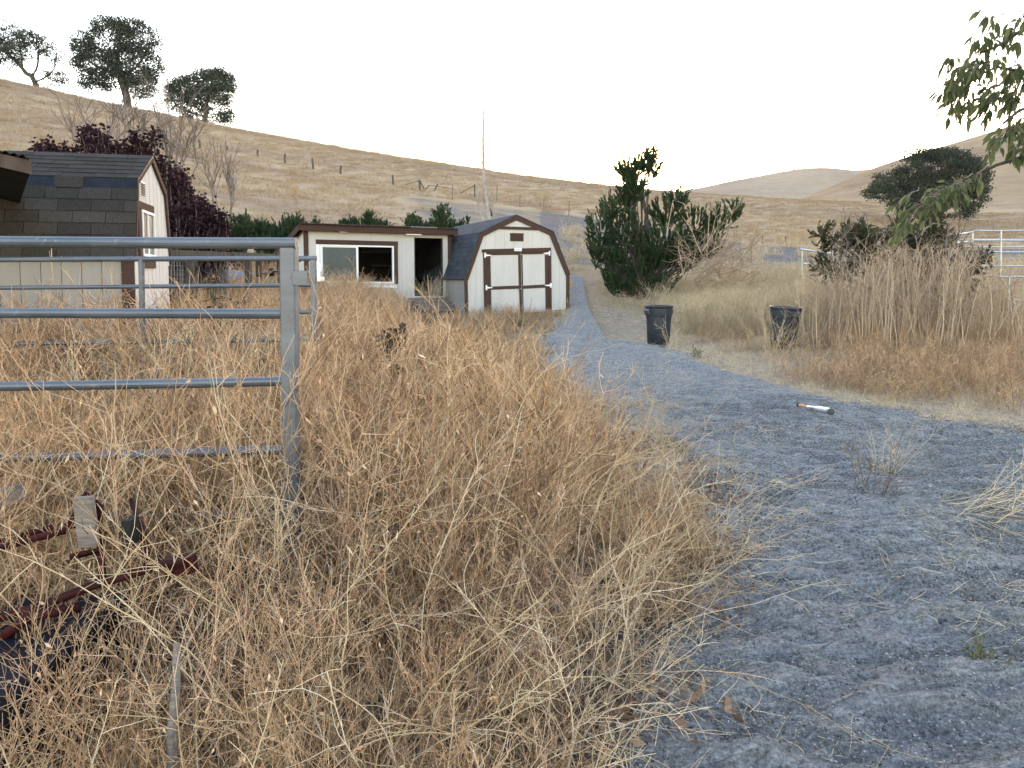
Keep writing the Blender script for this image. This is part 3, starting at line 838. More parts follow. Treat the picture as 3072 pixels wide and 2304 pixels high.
# ------------------------------------------------------------------ right barn shed with brown outlined double doors
RA = math.radians(24)
o3 = U(1395, 845, 21.3); RO = (o3.x, o3.y); RZ = h1(*RO) - .03
rb = thing('barn_shed', 'cream gambrel-roofed barn shed with dark brown trim and double doors beside the gravel path', 'shed', (RO[0], RO[1], RZ), RA)
Q = lambda px, py: P2(px, py, RO, RA, RZ)
outer = [Q(1395, 965), Q(1391.5, 836), Q(1439.5, 700), Q(1548, 646.5), Q(1656, 696), Q(1706.5, 821.5), Q(1706, 958)]
RD = 5.2
cx_ = Q(1548, 800)[0]
def shrink(p, k=.035, dz=-.035): return (cx_ + (p[0] - cx_) * (1 - k), p[1] + dz)
inner = [(outer[0][0] + .03, -.05), (outer[1][0] + .03, outer[1][1]), (outer[2][0] + .03, outer[2][1] - .03), (outer[3][0], outer[3][1] - .04), (outer[4][0] - .03, outer[4][1] - .03), (outer[5][0] - .03, outer[5][1]), (outer[6][0] - .03, -.05)]
MB().prism(inner, 0.0, .05).build('gable_wall', M['white_siding'], rb)
MB().prism([(p[0], p[1]) for p in inner], RD - .05, RD).build('gable_wall', M['white_siding'], rb)
rgw = [o for o in rb.children][0]
MB().box(inner[0][0], inner[0][0] + .05, .052, RD - .052, 0, inner[1][1]).build('side_wall', M['gray_shaded_siding'], rb)
MB().box(inner[-1][0] - .05, inner[-1][0], .052, RD - .052, 0, inner[-2][1]).build('side_wall', M['gray_shaded_siding'], rb)
xi = [p[0] for p in inner[1:-1]]; zi = [p[1] for p in inner[1:-1]]
nbd = 11; wdt = (inner[-1][0] - inner[0][0]) / nbd
for i in range(nbd):
    a = inner[0][0] + i * wdt + .004; b = a + wdt - .008
    ks = [a] + [x for x in xi if a < x < b] + [b]
    pf = [(a, 0)] + [(x, float(np.interp(x, xi, zi)) - .01) for x in ks] + [(b, 0)]
    MB().prism(pf, -.009, -.001).build('siding_board', M['white_siding'], rgw)
def rake(a, b, w, y0, y1, par, mat, name='rake_board', out=0.0):
    dx, dz = b[0] - a[0], b[1] - a[1]; L = math.hypot(dx, dz); nx, nz = dz / L, -dx / L
    MB().prism([(a[0] - nx * out, a[1] - nz * out), (b[0] - nx * out, b[1] - nz * out), (b[0] + nx * w, b[1] + nz * w), (a[0] + nx * w, a[1] + nz * w)], y0, y1).build(name, M[mat], par, bevel=.003)
k = 0
for a, b in zip(outer[:-1], outer[1:]):
    w = .10 if k in (0, 5) else .125
    a2, b2 = a, b
    rake(a2, b2, w, -.045 - .002 * k, -.011, rb, 'brown_trim'); k += 1
# collar board and the little white triangle above it
ba, bz_ = Q(1478, 688); bb, bz2 = Q(1622, 681)
zc0, zc1 = Q(1548, 689)[1], Q(1548, 680.5)[1]
MB().box(Q(1486, 685)[0], Q(1610, 685)[0], -.040, -.0115, zc0, zc1).build('collar_board', M['brown_trim'], rb)
# roof: deck + shingle courses
rfs = []
RF = [(outer[1][0] - .03, outer[1][1] - .02), (outer[2][0] - .03, outer[2][1] + .02), (outer[3][0], outer[3][1] + .025), (outer[4][0] + .03, outer[4][1] + .02), (outer[5][0] + .03, outer[5][1] - .02)]
for a, b in zip(RF[:-1], RF[1:]):
    dx, dz = b[0] - a[0], b[1] - a[1]; L = math.hypot(dx, dz); nx, nz = dz / L, -dx / L
    o = MB().prism([a, b, (b[0] + nx * .02, b[1] + nz * .02), (a[0] + nx * .02, a[1] + nz * .02)], -.06, RD + .05).build('roof', M['shingle_blue'], rb)
    rows = 10 if abs(dz) > abs(dx) else 8
    r = random.Random(rows); e = L / rows; ang = math.atan2(dz, dx)
    tab = .333
    for i in range(rows):
        yy = -.065; j = 0
        ax, az = a[0] + dx * i / rows, a[1] + dz * i / rows
        if dx < 0: pass
        # courses lap downwards on both slopes
        left = (a[1] < b[1])
        lowp = (ax, az) if left else (a[0] + dx * (i + 1) / rows, a[1] + dz * (i + 1) / rows)
        hip = (a[0] + dx * (i + 1) / rows, a[1] + dz * (i + 1) / rows) if left else (ax, az)
        yy = -.065 - (i % 2) * tab / 2
        while yy < RD + .05:
            y0_ = max(yy, -.065) + .003; y1_ = min(yy + tab, RD + .055) - .003
            if y1_ - y0_ > .05:
                up = .012 + r.uniform(0, .004)
                P = [(lowp[0] - nx * .002, lowp[1] - nz * .002), (hip[0] - nx * .002, hip[1] - nz * .002), (hip[0] - nx * .006, hip[1] - nz * .006), (lowp[0] - nx * up, lowp[1] - nz * up)]
                MB().prism(P, y0_, y1_).build('shingle', M['shingle_blue'], o) if left else None
            yy += tab
# louvre
a, zb0 = Q(1530, 723); b, zb1 = Q(1569.5, 700)
lv = MB().box(a, b, -.030, -.0095, zb0, zb1).build('vent', M['brown_trim'], rb)
for i in range(6):
    z = zb0 + .02 + (zb1 - zb0 - .03) * i / 6
    MB().box(a + .03, b - .03, -.040, -.031, z, z + .014).build('slat', M['brown_trim'], lv)
# door surround, leaves
def qb(px0, px1, py0, py1, y0, y1, name, mat='brown_trim', par=rb, bev=.003):
    x0_, _ = Q(px0, (py0 + py1) / 2); x1_, _ = Q(px1, (py0 + py1) / 2)
    xm = (px0 + px1) / 2
    return MB().box(x0_, x1_, y0, y1, Q(xm, py1)[1], Q(xm, py0)[1]).build(name, M[mat], par, bevel=bev)
def skew(px0, py0, px1, py1, h, y0, y1, name, mat='brown_trim', par=rb):
    """board whose top edge runs between two photo points on the gable, h thick in pixels"""
    A_, B_ = Q(px0, py0), Q(px1, py1); C_, D_ = Q(px1, py1 + h), Q(px0, py0 + h)
    return MB().prism([A_, B_, C_, D_], y0, y1).build(name, M[mat], par, bevel=.003)
def stile(px0, px1, pyt, pxb0, pxb1, y0, y1, name, mat='brown_trim', par=rb):
    A_, B_ = Q(px0, pyt), Q(px1, pyt); C_, D_ = Q(pxb1, 962), Q(pxb0, 962)
    return MB().prism([A_, B_, (C_[0], .03), (D_[0], .03)], y0, y1).build(name, M[mat], par, bevel=.003)
skew(1445, 748, 1651, 743, 9.5, -.055, -.0105, 'door_header')
stile(1448.5, 1458, 758, 1452.5, 1462, -.042, -.0105, 'door_jamb')
stile(1644, 1652, 753, 1646, 1654, -.042, -.0105, 'door_jamb')
dl = skew(1459, 757.5, 1554, 755, 200, -.020, -.0105, 'door', 'white_siding')
dr = skew(1556, 755, 1643, 753, 200, -.020, -.0105, 'door', 'white_siding')
for d_, pts in ((dl, [(1459, 1470, 1463, 1474), (1553, 1561, 1559, 1566)]), (dr, [(1562.5, 1566, 1567.5, 1570), (1633, 1643, 1636, 1645.5)])):
    for q in pts:
        stile(q[0], q[1], 765, q[2], q[3], -.036, -.0205, 'door_rail', par=d_)
skew(1459, 757.5, 1561, 755.5, 8.5, -.038, -.0205, 'door_rail', par=dl)
skew(1562.5, 755, 1643, 753, 8.5, -.038, -.0205, 'door_rail', par=dr)
skew(1472, 859.5, 1556, 856.5, 9.5, -.038, -.0205, 'door_rail', par=dl)
skew(1567, 857, 1636, 853, 9.5, -.038, -.0205, 'door_rail', par=dr)
for d_, hx, hy, sg in ((dl, 1453, 766, 1), (dl, 1457, 863, 1), (dr, 1646, 760, -1), (dr, 1650, 856, -1)):
    m = MB(); x_, z_ = Q(hx, hy)
    m.box(x_ - .022, x_ + .022, -.062, -.056, z_ - .07, z_ + .07)
    m.prism([(x_ + sg * .022, z_ + .03), (x_ + sg * .20, z_ + .008), (x_ + sg * .20, z_ - .008), (x_ + sg * .022, z_ - .03)][::sg], -.061, -.057)
    m.build('hinge', M['vinyl'], d_)
m = MB(); x_, z_ = Q(1557, 868); m.tube([(x_ - .05, -.07, z_), (x_ + .05, -.07, z_ + .01), (x_ + .08, -.05, z_ + .04)], .010, 6); m.build('handle', M['galv'], dl)
pl = qb(1540.5, 1562.5, 744.5, 753.5, -.066, -.058, 'name_plate', 'vinyl')
M['blue_ink'] = simple('blue_ink', (.12, .14, .35), (.16, .18, .42), 5, .6, bump=0)
for k_, (a, b) in enumerate(((1544, 1547.5), (1548.5, 1551), (1552, 1555.5), (1556.5, 1559))):
    qb(a, b, 748.2, 750.0, -.068, -.0665, 'lettering', 'blue_ink', pl, 0)

# ------------------------------------------------------------------ pen behind the left fence: posts, beam, wire mesh, sagging tarp
PY_ = 14.0
b0 = U(486, 760, 12.5); b1 = U(870, 770, 15.5)
pn = thing('animal_pen', 'old wooden pen with wire mesh and sagging gray tarp beside the low cream shed', 'pen', (b0.x, b0.y, h1(b0.x, b0.y)))
gp = pn.location
def V_(px, py, Y): return U(px, py, Y) - gp
def bar(m, a, b, w, d):
    """square bar between two points"""
    a = Vector(a); b = Vector(b); t = (b - a).normalized(); u = t.cross(Vector((0, 1, 0)))
    if u.length < .1: u = t.cross(Vector((1, 0, 0)))
    u.normalize(); v = t.cross(u)
    P = []
    for c in (a, b):
        for j in (-d, d):
            for i in (-w, w): P.append(tuple(c + u * i + v * j))
    return m.hexa(P)
bar(MB(), V_(470, 757, 12.4), V_(880, 771, 15.6), .05, .03).build('beam', M['post_wood'], pn)
bar(MB(), V_(470, 770, 12.9), V_(900, 782, 16.0), .03, .03).build('beam', M['post_wood'], pn)
for px, Y_, w in ((487, 12.5, .04), (570, 13.1, .055), (744, 14.4, .055), (776, 14.9, .05), (655, 14.2, .04), (838, 15.4, .04)):
    x = U(px, 800, Y_); zb_ = h1(x.x, x.y)
    bar(MB(), Vector((x.x, x.y, zb_)) - gp, V_(px, 772 if px < 700 else 776, Y_), w, .05).build('post', M['post_wood'], pn)
m = MB()
for i in range(11):
    m.tube([V_(490 + i * 8.3, 782, 12.6 + i * .058), V_(490 + i * 8.3, 955, 12.6 + i * .058)], .0035, 3)
for j in range(13):
    m.tube([V_(489, 784 + j * 13, 12.59), V_(574, 784 + j * 13.3, 13.2)], .0035, 3)
kind(m.build('wire_mesh', M['galv'], pn), 'stuff')
vs = []; fs = []
nx_, ny_ = 22, 10
for j in range(ny_ + 1):
    for i in range(nx_ + 1):
        t, q = i / nx_, j / ny_
        px = 585 + (865 - 585) * t; Y_ = 13.3 + 2.2 * t
        base = U(px, 783 + 6 * t, Y_ + q * 1.8)
        sag = .30 * math.sin(math.pi * t) ** 1 * (1 - .5 * q) + .07 * math.sin(7 * t + 3 * q) + .10 * (1 - q) + (.25 * q if t > .3 else .1 * q)
        vs.append((base.x - gp.x, base.y - gp.y, base.z - gp.z - sag * .8 + .12 * q))
for j in range(ny_):
    for i in range(nx_):
        k = j * (nx_ + 1) + i; fs.append((k, k + 1, k + nx_ + 2, k + nx_ + 1))
MB().add(vs, fs).build('tarp', M['tarp'], pn, smooth=True)
x = U(790, 860, 16.2)
bar(MB(), V_(783, 865, 16.2), V_(878, 865, 17.2), .34, .02).build('panel', M['gray_shaded_siding'], pn)
MB().box(V_(793, 0, 16.1).x, V_(806, 0, 16.1).x, 3.5, 3.6, V_(0, 828, 16.1).z, V_(0, 805, 16.1).z).build('feeder', M['dark_wood'], pn)
for k_ in range(3):
    bar(MB(), V_(495, 905 + k_ * 14, 13.4), V_(640 + 30 * k_, 912 + 16 * k_, 13.2), .02, .02).build('fallen_pole', M['post_wood'], pn)

# ------------------------------------------------------------------ trash cans
def trash_can(name, label, px, pyb, Yd, rz, tilt=(0, 0)):
    p = U(px, pyb, Yd); z = float(surf(p.x, p.y))
    t = thing(name, label, 'trash can', (p.x, p.y, z - .005), rz, 'black plastic trash cans beside the path')
    t.rotation_euler = (tilt[0], tilt[1], rz)
    H_ = .80
    prof = [(0.001, 0.01), (.205, 0.01), (.212, .0), (.222, .03), (.226, .035), (.246, H_ * .52), (.250, H_ * .70), (.266, H_ * .715), (.270, H_ * .74), (.276, H_ * .90), (.279, H_ * .94), (.292, H_ * .945), (.296, H_ * .965), (.293, H_ * .985), (.280, H_ * .985), (.272, H_ * .93), (.262, H_ * .72), (.240, H_ * .5), (.215, .05), (.001, .045)]
    MB().lathe(prof, 40).build('body', M['can'], t, smooth=True)
    m = MB()
    for k in range(40):
        pass
    for sgn in (1, -1):
        MB().prism([(sgn * .268, H_ * .74), (sgn * .325, H_ * .78), (sgn * .325, H_ * .86), (sgn * .278, H_ * .91)][::sgn], -.07, .07).build('handle', M['can'], t, bevel=.006)
    return t
trash_can('trash_can', 'dark plastic trash can standing upright on the gray gravel path', 1975, 1043, 15.2, .5)
trash_can('trash_can', 'dark plastic trash can half hidden in tall dry weeds right of the path', 2348, 1050, 13.9, 1.9, (.03, -.04))

# ------------------------------------------------------------------ baseball bat
g0 = G(2394, 1246); g1 = G(2486, 1278)
zz = max(float(surf(g0[0] + (g1[0] - g0[0]) * q, g0[1] + (g1[1] - g0[1]) * q)) for q in np.linspace(-.1, 1.3, 15))
a = Vector((*g0, zz + .012)); b = Vector((*g1, zz + .022))
bt = thing('baseball_bat', 'scuffed silver baseball bat with orange grip lying on the gray gravel', 'baseball bat', tuple(a))
bt.rotation_euler = (b - a).to_track_quat('X', 'Z').to_euler()
L = .56
def lp(prof): return [(r, z * L) for r, z in prof]
MB().lathe(lp([(.001, -.012), (.022, -.010), (.026, .004), (.020, .018), (.015, .03)]), 20, 'x').build('knob', M['black'], bt, smooth=True)
MB().lathe(lp([(.0155, .028), (.0165, .06), (.0165, .27), (.015, .275)]), 20, 'x').build('grip', M['grip'], bt, smooth=True)
MB().lathe(lp([(.0148, .27), (.016, .34), (.020, .45), (.028, .57), (.033, .66), (.0345, .80), (.0345, .93)]), 24, 'x').build('barrel', M['silver'], bt, smooth=True)
MB().lathe(lp([(.0349, .925), (.0349, .965), (.031, .985), (.018, .995), (.001, .996)]), 24, 'x').build('end_cap', simple('grey_cap', (.05, .055, .055), (.10, .11, .10), 12, .7), bt, smooth=True)
bpy.context.view_layer.update()

# ------------------------------------------------------------------ red cart lost in the foreground weeds
CY = 2.35
c0 = U(200, 1700, CY)
cart = thing('garden_cart', 'dark red metal-framed cart with a dark tub, overgrown by dry stems at the bottom left', 'cart', (c0.x, CY, h1(c0.x, CY)))
gp = cart.location
def C(px, py, Y): return U(px, py, Y) - gp
def rtube(pts, r, name='frame_tube', mat='red_paint'):
    MB().tube(pts, r, 8).build(name, M[mat], cart, smooth=True)
rtube([C(-60, 1660, 2.5), C(200, 1590, 2.5), C(262, 1480, 2.5), C(300, 1520, 2.52), C(300, 1650, 2.5), C(215, 1670, 2.5)], .013)
rtube([C(-80, 1640, 2.6), C(150, 1585, 2.62), C(225, 1575, 2.6)], .012)
rtube([C(395, 1500, 2.7), C(430, 1590, 2.6), C(440, 1700, 2.5)], .012)
rtube([C(-60, 1870, 2.35), C(120, 1820, 2.35), C(270, 1760, 2.4), C(500, 1690, 2.45), C(580, 1690, 2.5)], .015)
rtube([C(300, 1660, 2.5), C(310, 1760, 2.45)], .013)
rtube([C(-60, 1960, 2.3), C(90, 1850, 2.3), C(240, 1820, 2.35)], .018)
m = MB(); bar(m, C(250, 1490, 2.47), C(268, 1640, 2.47), .033, .012); m.build('wooden_slat', M['weathered'], cart, bevel=.003)
m = MB(); bar(m, C(500, 1700, 2.5), C(585, 1690, 2.5), .03, .02); m.build('seat_block', M['red_paint'], cart)
m = MB(); m.box(C(310, 0, 2.5).x, C(338, 0, 2.5).x, .14, .2, C(0, 1640, 2.5).z, C(0, 1560, 2.5).z); m.build('bracket', M['black'], cart)
tubm = MB()
q0, q1 = C(-220, 1960, 2.2), C(170, 1960, 2.2)
tubm.hexa([(q0.x + .06, -.3, .06), (q1.x - .06, -.3, .06), (q0.x + .06, .25, .06), (q1.x - .06, .25, .06), (q0.x, -.36, q0.z), (q1.x, -.36, q0.z), (q0.x, .3, q0.z), (q1.x, .3, q0.z)])
tubm.build('tub', M['tub'], cart, bevel=.02)
MB().lathe([(.001, -.04), (.12, -.04), (.15, -.03), (.15, .03), (.12, .04), (.001, .04)], 24, 'x', c=(C(100, 0, 2.3).x, .15, .15)).build('wheel', M['black'], cart, smooth=True)
# weathered plank at the left edge and the gray upright stick
p0 = U(-60, 1520, 2.8); p1 = U(62, 1478, 2.75)
pk = thing('plank', 'gray weathered plank end poking in at the left edge above the red cart', 'plank', (p0.x - .6, 2.85, h1(p0.x - .6, 2.85)))
m = MB(); bar(m, p0 - pk.location - Vector((.6, 0, .18)), p1 - pk.location, .035, .03); m.build('board', M['weathered'], pk, bevel=.004)
m = MB(); bar(m, Vector((-.02, 0, 0)), p0 - pk.location - Vector((.58, 0, .2)), .035, .03); m.build('prop', M['weathered'], pk)
p0 = U(515, 2200, 1.9); p1 = U(530, 1930, 1.95)
sk = thing('stake', 'short weathered gray stake standing among the stems right of the red cart', 'stake', (p0.x, p0.y, h1(p0.x, p0.y) - .05))
m = MB(); m.tube([Vector((0, 0, 0)), p0 - sk.location, (p0 + p1) / 2 - sk.location + Vector((.005, 0, 0)), p1 - sk.location], [.016, .014, .012, .009], 7); m.build('shaft', M['weathered'], sk)

# ------------------------------------------------------------------ gray pipe corral at the right
KY = 21.0
c0 = U(2918, 845, KY)
cr = thing('pipe_corral', 'pale steel pipe corral panels behind the dead brush at the right edge', 'corral', (c0.x, c0.y, h1(c0.x, c0.y)))
def R3(px, py, Y): return U(px, py, Y)
def crail(a, b, r=.024): rail(cr, a, b, r, mat='galv', n=8)
for y0_, y1_ in ((693, 691), (721, 724), (756, 758), (798, 800)):
    crail(R3(2918, y0_, KY), R3(3400, y1_, KY))
crail(R3(2836, 709, KY - 2.0), R3(2918, 696, KY)); crail(R3(2838, 732, KY - 2), R3(2918, 724, KY)); crail(R3(2838, 766, KY - 2), R3(2918, 760, KY))
for px in (2918, 3003, 3290, 3400):
    b_ = R3(px, 845, KY); m = MB(); m.tube([Vector((b_.x, b_.y, h1(b_.x, b_.y) - .1)) - cr.location, R3(px, 691, KY) - cr.location], .027, 8); m.build('post', M['galv'], cr)
crail(R3(2836, 711, 23.5), R3(2885, 719, 25.0), .022); crail(R3(2885, 719, 25.0), R3(3250, 718, 26), .022); crail(R3(2870, 741, 25), R3(3250, 742, 26), .022)
for px, Y_ in ((2875, 24.8), (3160, 25.8)):
    b_ = R3(px, 845, Y_); m = MB(); m.tube([Vector((b_.x, b_.y, h1(b_.x, b_.y) - .1)) - cr.location, R3(px, 717, Y_) - cr.location], .022, 8); m.build('post', M['galv'], cr)
c0 = U(3025, 845, 16.5)
cr2 = thing('pipe_corral', 'lower steel pipe panel nearer the camera, half sunk in dry brush at the right edge', 'corral', (c0.x, c0.y, h1(c0.x, c0.y)))
rail(cr2, R3(2952, 826, 16.5), R3(3028, 832, 16.5), .02, mat='galv', n=8); rail(cr2, R3(3028, 830, 16.5), R3(3400, 834, 16.5), .02, mat='galv', n=8)
rail(cr2, R3(3028, 900, 16.5), R3(3400, 905, 16.5), .02, mat='galv', n=8)
for px in (3028, 3300):
    b_ = R3(px, 845, 16.5); m = MB(); m.tube([Vector((b_.x, b_.y, h1(b_.x, b_.y) - .1)) - cr2.location, R3(px, 830, 16.5) - cr2.location], .024, 8); m.build('post', M['galv'], cr2)
c0 = U(2410, 845, 24)
cr3 = thing('pipe_corral', 'short pale pipe gate glimpsed left of the dying juniper brush', 'corral', (c0.x, c0.y, h1(c0.x, c0.y)))
rail(cr3, R3(2403, 748, 24), R3(2500, 762, 22.5), .03, mat='galv', n=8); rail(cr3, R3(2405, 790, 24), R3(2500, 800, 22.5), .022, mat='galv', n=8)
b_ = R3(2406, 845, 24); m = MB(); m.tube([Vector((b_.x, b_.y, h1(b_.x, b_.y) - .1)) - cr3.location, R3(2406, 747, 24) - cr3.location], .026, 8); m.build('post', M['galv'], cr3)

# ------------------------------------------------------------------ hillside fence posts
def hill_y(px, py):
    """distance at which the ray meets the hillside"""
    d = U(px, py, 1.0) - Vector((0, 0, CAMZ)); ys = np.linspace(26, 125, 1200)
    dz = CAMZ + ys * d.z - H(ys * d.x, ys); k = np.where(dz < 0)[0]
    return ys[k[0]] if len(k) else 118.0
posts = [(432, 388, 34), (600, 446, 26), (682, 452, 14), (774, 470, 20), (856, 492, 30), (940, 508, 32), (1022, 522, 24), (1180, 556, 30)]
for i, (px, pyb, hp) in enumerate(posts):
    Y_ = hill_y(px, pyb); p = U(px, pyb, Y_)
    o = tag(MB().tube([(0, 0, -.2), (random.uniform(-.05, .05), 0, hp / F * Y_ * .55), (random.uniform(-.1, .1), 0, hp / F * Y_)], [.11, .10, .09], 6).build('fence_post', M['post_wood'], None, loc=(p.x, p.y, p.z)),
        'dark weathered wooden fence post in the line climbing the grassy hillside', 'fence post', 'wooden posts climbing the hill')
for i, (px, pyb, hp) in enumerate([(1357, 600, 46), (1490, 604, 50), (1560, 622, 36), (1632, 640, 42), (1706, 650, 46), (1782, 668, 40), (1850, 676, 40), (2288, 734, 26), (2358, 738, 30), (2980, 700, 30), (3052, 698, 30)]):
    Y_ = hill_y(px, pyb); p = U(px, pyb, Y_)
    o = tag(MB().tube([(0, 0, -.2), (random.uniform(-.06, .06), 0, hp / F * Y_)], .045, 5).build('fence_post', M['twig'], None, loc=(p.x, p.y, p.z)),
        'thin gray hillside fence stake ' + ('between the bare tree and the big juniper' if px < 2000 else 'between the big juniper and the ragged brush' if px < 2500 else 'seen above the pale corral rails'), 'fence post', 'thin stakes at the foot of the hill')
# broken brace of the fence
Yb = hill_y(1262, 572); g_ = U(1262, 572, Yb)
br = thing('broken_fence_brace', 'broken corner brace and leaning poles of the hill fence above the cream shed', 'fence', tuple(g_))
gp = br.location
for n_, pts, r in (('post', [(1260, 576), (1258, 540)], .10), ('pole', [(1260, 542), (1275, 572)], .07), ('pole', [(1275, 570), (1288, 556)], .05), ('pole', [(1303, 572), (1313, 552)], .06), ('pole', [(1288, 556), (1360, 566)], .025), ('pole', [(1215, 553), (1258, 543)], .025), ('pole', [(1380, 580), (1425, 556)], .03), ('post', [(1424, 590), (1424, 552)], .07), ('log', [(1270, 585), (1306, 588)], .16), ('log', [(1262, 573), (1276, 580)], .2)):
    MB().tube([U(a, b, Yb) - gp for a, b in pts], r, 6).build(n_, M['post_wood'], br)

# ------------------------------------------------------------------ power pylons on the far hill
def pylon(px, pyt, pyb, Yd, label):
    p = U(px, pyb, Yd); h = (pyb - pyt) / F * Yd
    t = thing('power_pylon', label, 'pylon', (p.x, p.y, p.z - 3), .3, 'lattice pylons on the far ridge')
    h += 3; m = MB(); w0, w1 = h * .11, h * .03
    for sx in (-1, 1):
        for sy in (-1, 1): m.tube([(sx * w0, sy * w0, 0), (sx * w1, sy * w1, h * .65), (sx * w1 * .6, sy * w1 * .6, h)], .55, 4)
    for k in range(7):
        z0, z1 = h * k / 7, h * (k + 1) / 7; f = lambda z: w0 + (w1 - w0) * min(z / (h * .65), 1)
        for s in (-1, 1):
            m.tube([(-f(z0), s * f(z0), z0), (f(z1), s * f(z1), z1)], .3, 3); m.tube([(f(z0), s * f(z0), z0), (-f(z1), s * f(z1), z1)], .3, 3)
    m.build('lattice_tower', M['galv'], t)
    for z in (.66, .80, .94):
        mm = MB(); mm.tube([(-h * .14, 0, h * z), (0, 0, h * (z + .03)), (h * .14, 0, h * z)], .7, 4); mm.build('crossarm', M['galv'], t)
pylon(2380, 464, 525, 1000, 'taller faint lattice power pylon on the far hilltop')
pylon(2395, 497, 526, 1500, 'smaller more distant power pylon just right of the taller one')

# ================================================================== vegetation
def unit(v): return v / np.maximum(np.linalg.norm(v, axis=-1, keepdims=True), 1e-9)
def grow(S, D, L, k, wob=.15, up=0.0, R=rng):
    """wandering polylines: S (n,3) starts, D (n,3) directions, L (n,) lengths -> (n,k+1,3)"""
    n = len(S); P = np.empty((n, k + 1, 3)); P[:, 0] = S; d = unit(D.copy())
    for i in range(1, k + 1):
        d = unit(d + R.normal(0, wob, (n, 3)) + np.array([0, 0, up]))
        P[:, i] = P[:, i - 1] + d * (L / k)[:, None]
    return P
def children(P, per, t0, t1, ang, R=rng):
    """start points and directions of side shoots on polylines P"""
    n, k, _ = P.shape; idx = np.repeat(np.arange(n), per); t = R.uniform(t0, t1, len(idx)) * (k - 1)
    i = np.minimum(t.astype(int), k - 2); f = (t - i)[:, None]
    S = P[idx, i] * (1 - f) + P[idx, i + 1] * f; T = unit(P[idx, i + 1] - P[idx, i])
    q = unit(np.cross(T, R.normal(0, 1, T.shape)))
    a = R.uniform(ang * .6, ang * 1.3, len(idx))[:, None]
    return S, T * np.cos(a) + q * np.sin(a), idx
def tubes(P, r0, r1, sides=3, R=rng):
    """P (n,k,3) -> thin prisms with radius r0 at the root and r1 at the tip (arrays n)"""
    n, k, _ = P.shape
    T = np.empty_like(P); T[:, 1:-1] = P[:, 2:] - P[:, :-2]; T[:, 0] = P[:, 1] - P[:, 0]; T[:, -1] = P[:, -1] - P[:, -2]; T = unit(T)
    ref = unit(R.normal(0, 1, (n, 1, 3)) + 0 * T)
    u = unit(np.cross(T, ref)); w = np.cross(T, u)
    t = np.linspace(0, 1, k)[None, :]
    r = (np.asarray(r0)[:, None] * (1 - t) + np.asarray(r1)[:, None] * t)[..., None]
    ring = []
    for s_i in range(sides):
        a = 2 * math.pi * s_i / sides
        ring.append(P + (u * math.cos(a) + w * math.sin(a)) * r)
    V = np.stack(ring, 2)                                   # n,k,sides,3
    base = (np.arange(n) * k * sides)[:, None, None]
    i = (np.arange(k - 1) * sides)[None, :, None]; s_ = np.arange(sides)[None, None, :]; s2 = (s_ + 1) % sides
    Fq = np.stack([base + i + s_, base + i + s2, base + i + sides + s2, base + i + sides + s_], -1).reshape(-1, 4)
    return V.reshape(-1, 3), Fq
def leaves(B, D, Nn, L, W, droop=0.0):
    """diamond leaves folded a little along the rib"""
    D = unit(D); s = unit(np.cross(D, Nn)); nn = np.cross(s, D)
    L = np.asarray(L)[:, None]; W = np.asarray(W)[:, None]
    tip = B + D * L - np.array([0, 0, 1]) * L * droop
    mid = B + D * L * .42 - np.array([0, 0, 1]) * L * droop * .15
    V = np.stack([B, mid - s * W + nn * W * .35, tip, mid + s * W + nn * W * .35], 1).reshape(-1, 3)
    n = len(B); b = np.arange(n)[:, None] * 4
    Fq = np.concatenate([b + np.array([0, 1, 2]), b + np.array([0, 2, 3])], 0)
    return V, Fq
class Acc:
    def __init__(s): s.V = []; s.Q = []; s.T = []; s.a = []; s.n = 0
    def tubes(s, P, r0, r1, tone, sides=3):
        n = len(P)
        if not n: return
        V, q = tubes(P, np.broadcast_to(r0, n), np.broadcast_to(r1, n), sides)
        s.V.append(V); s.Q.append(q + s.n); s.a.append(np.repeat(np.broadcast_to(tone, n), len(V) // n)); s.n += len(V)
    def leaves(s, B, D, N, L, W, tone, droop=0.0):
        n = len(B)
        if not n: return
        V, q = leaves(B, D, N, np.broadcast_to(L, n), np.broadcast_to(W, n), droop)
        s.V.append(V); s.T.append(q + s.n); s.a.append(np.repeat(np.broadcast_to(tone, n), 4)); s.n += len(V)
    def mesh(s, name):
        f = []
        if s.Q: f.append(np.concatenate(s.Q))
        if s.T: f.append(np.concatenate(s.T))
        return mesh_np(name, np.concatenate(s.V), f, {'tone': np.concatenate(s.a)})
    def build(s, name, mat, parent=None, **k):
        return link(name, s.mesh(name), mat, parent, **k)

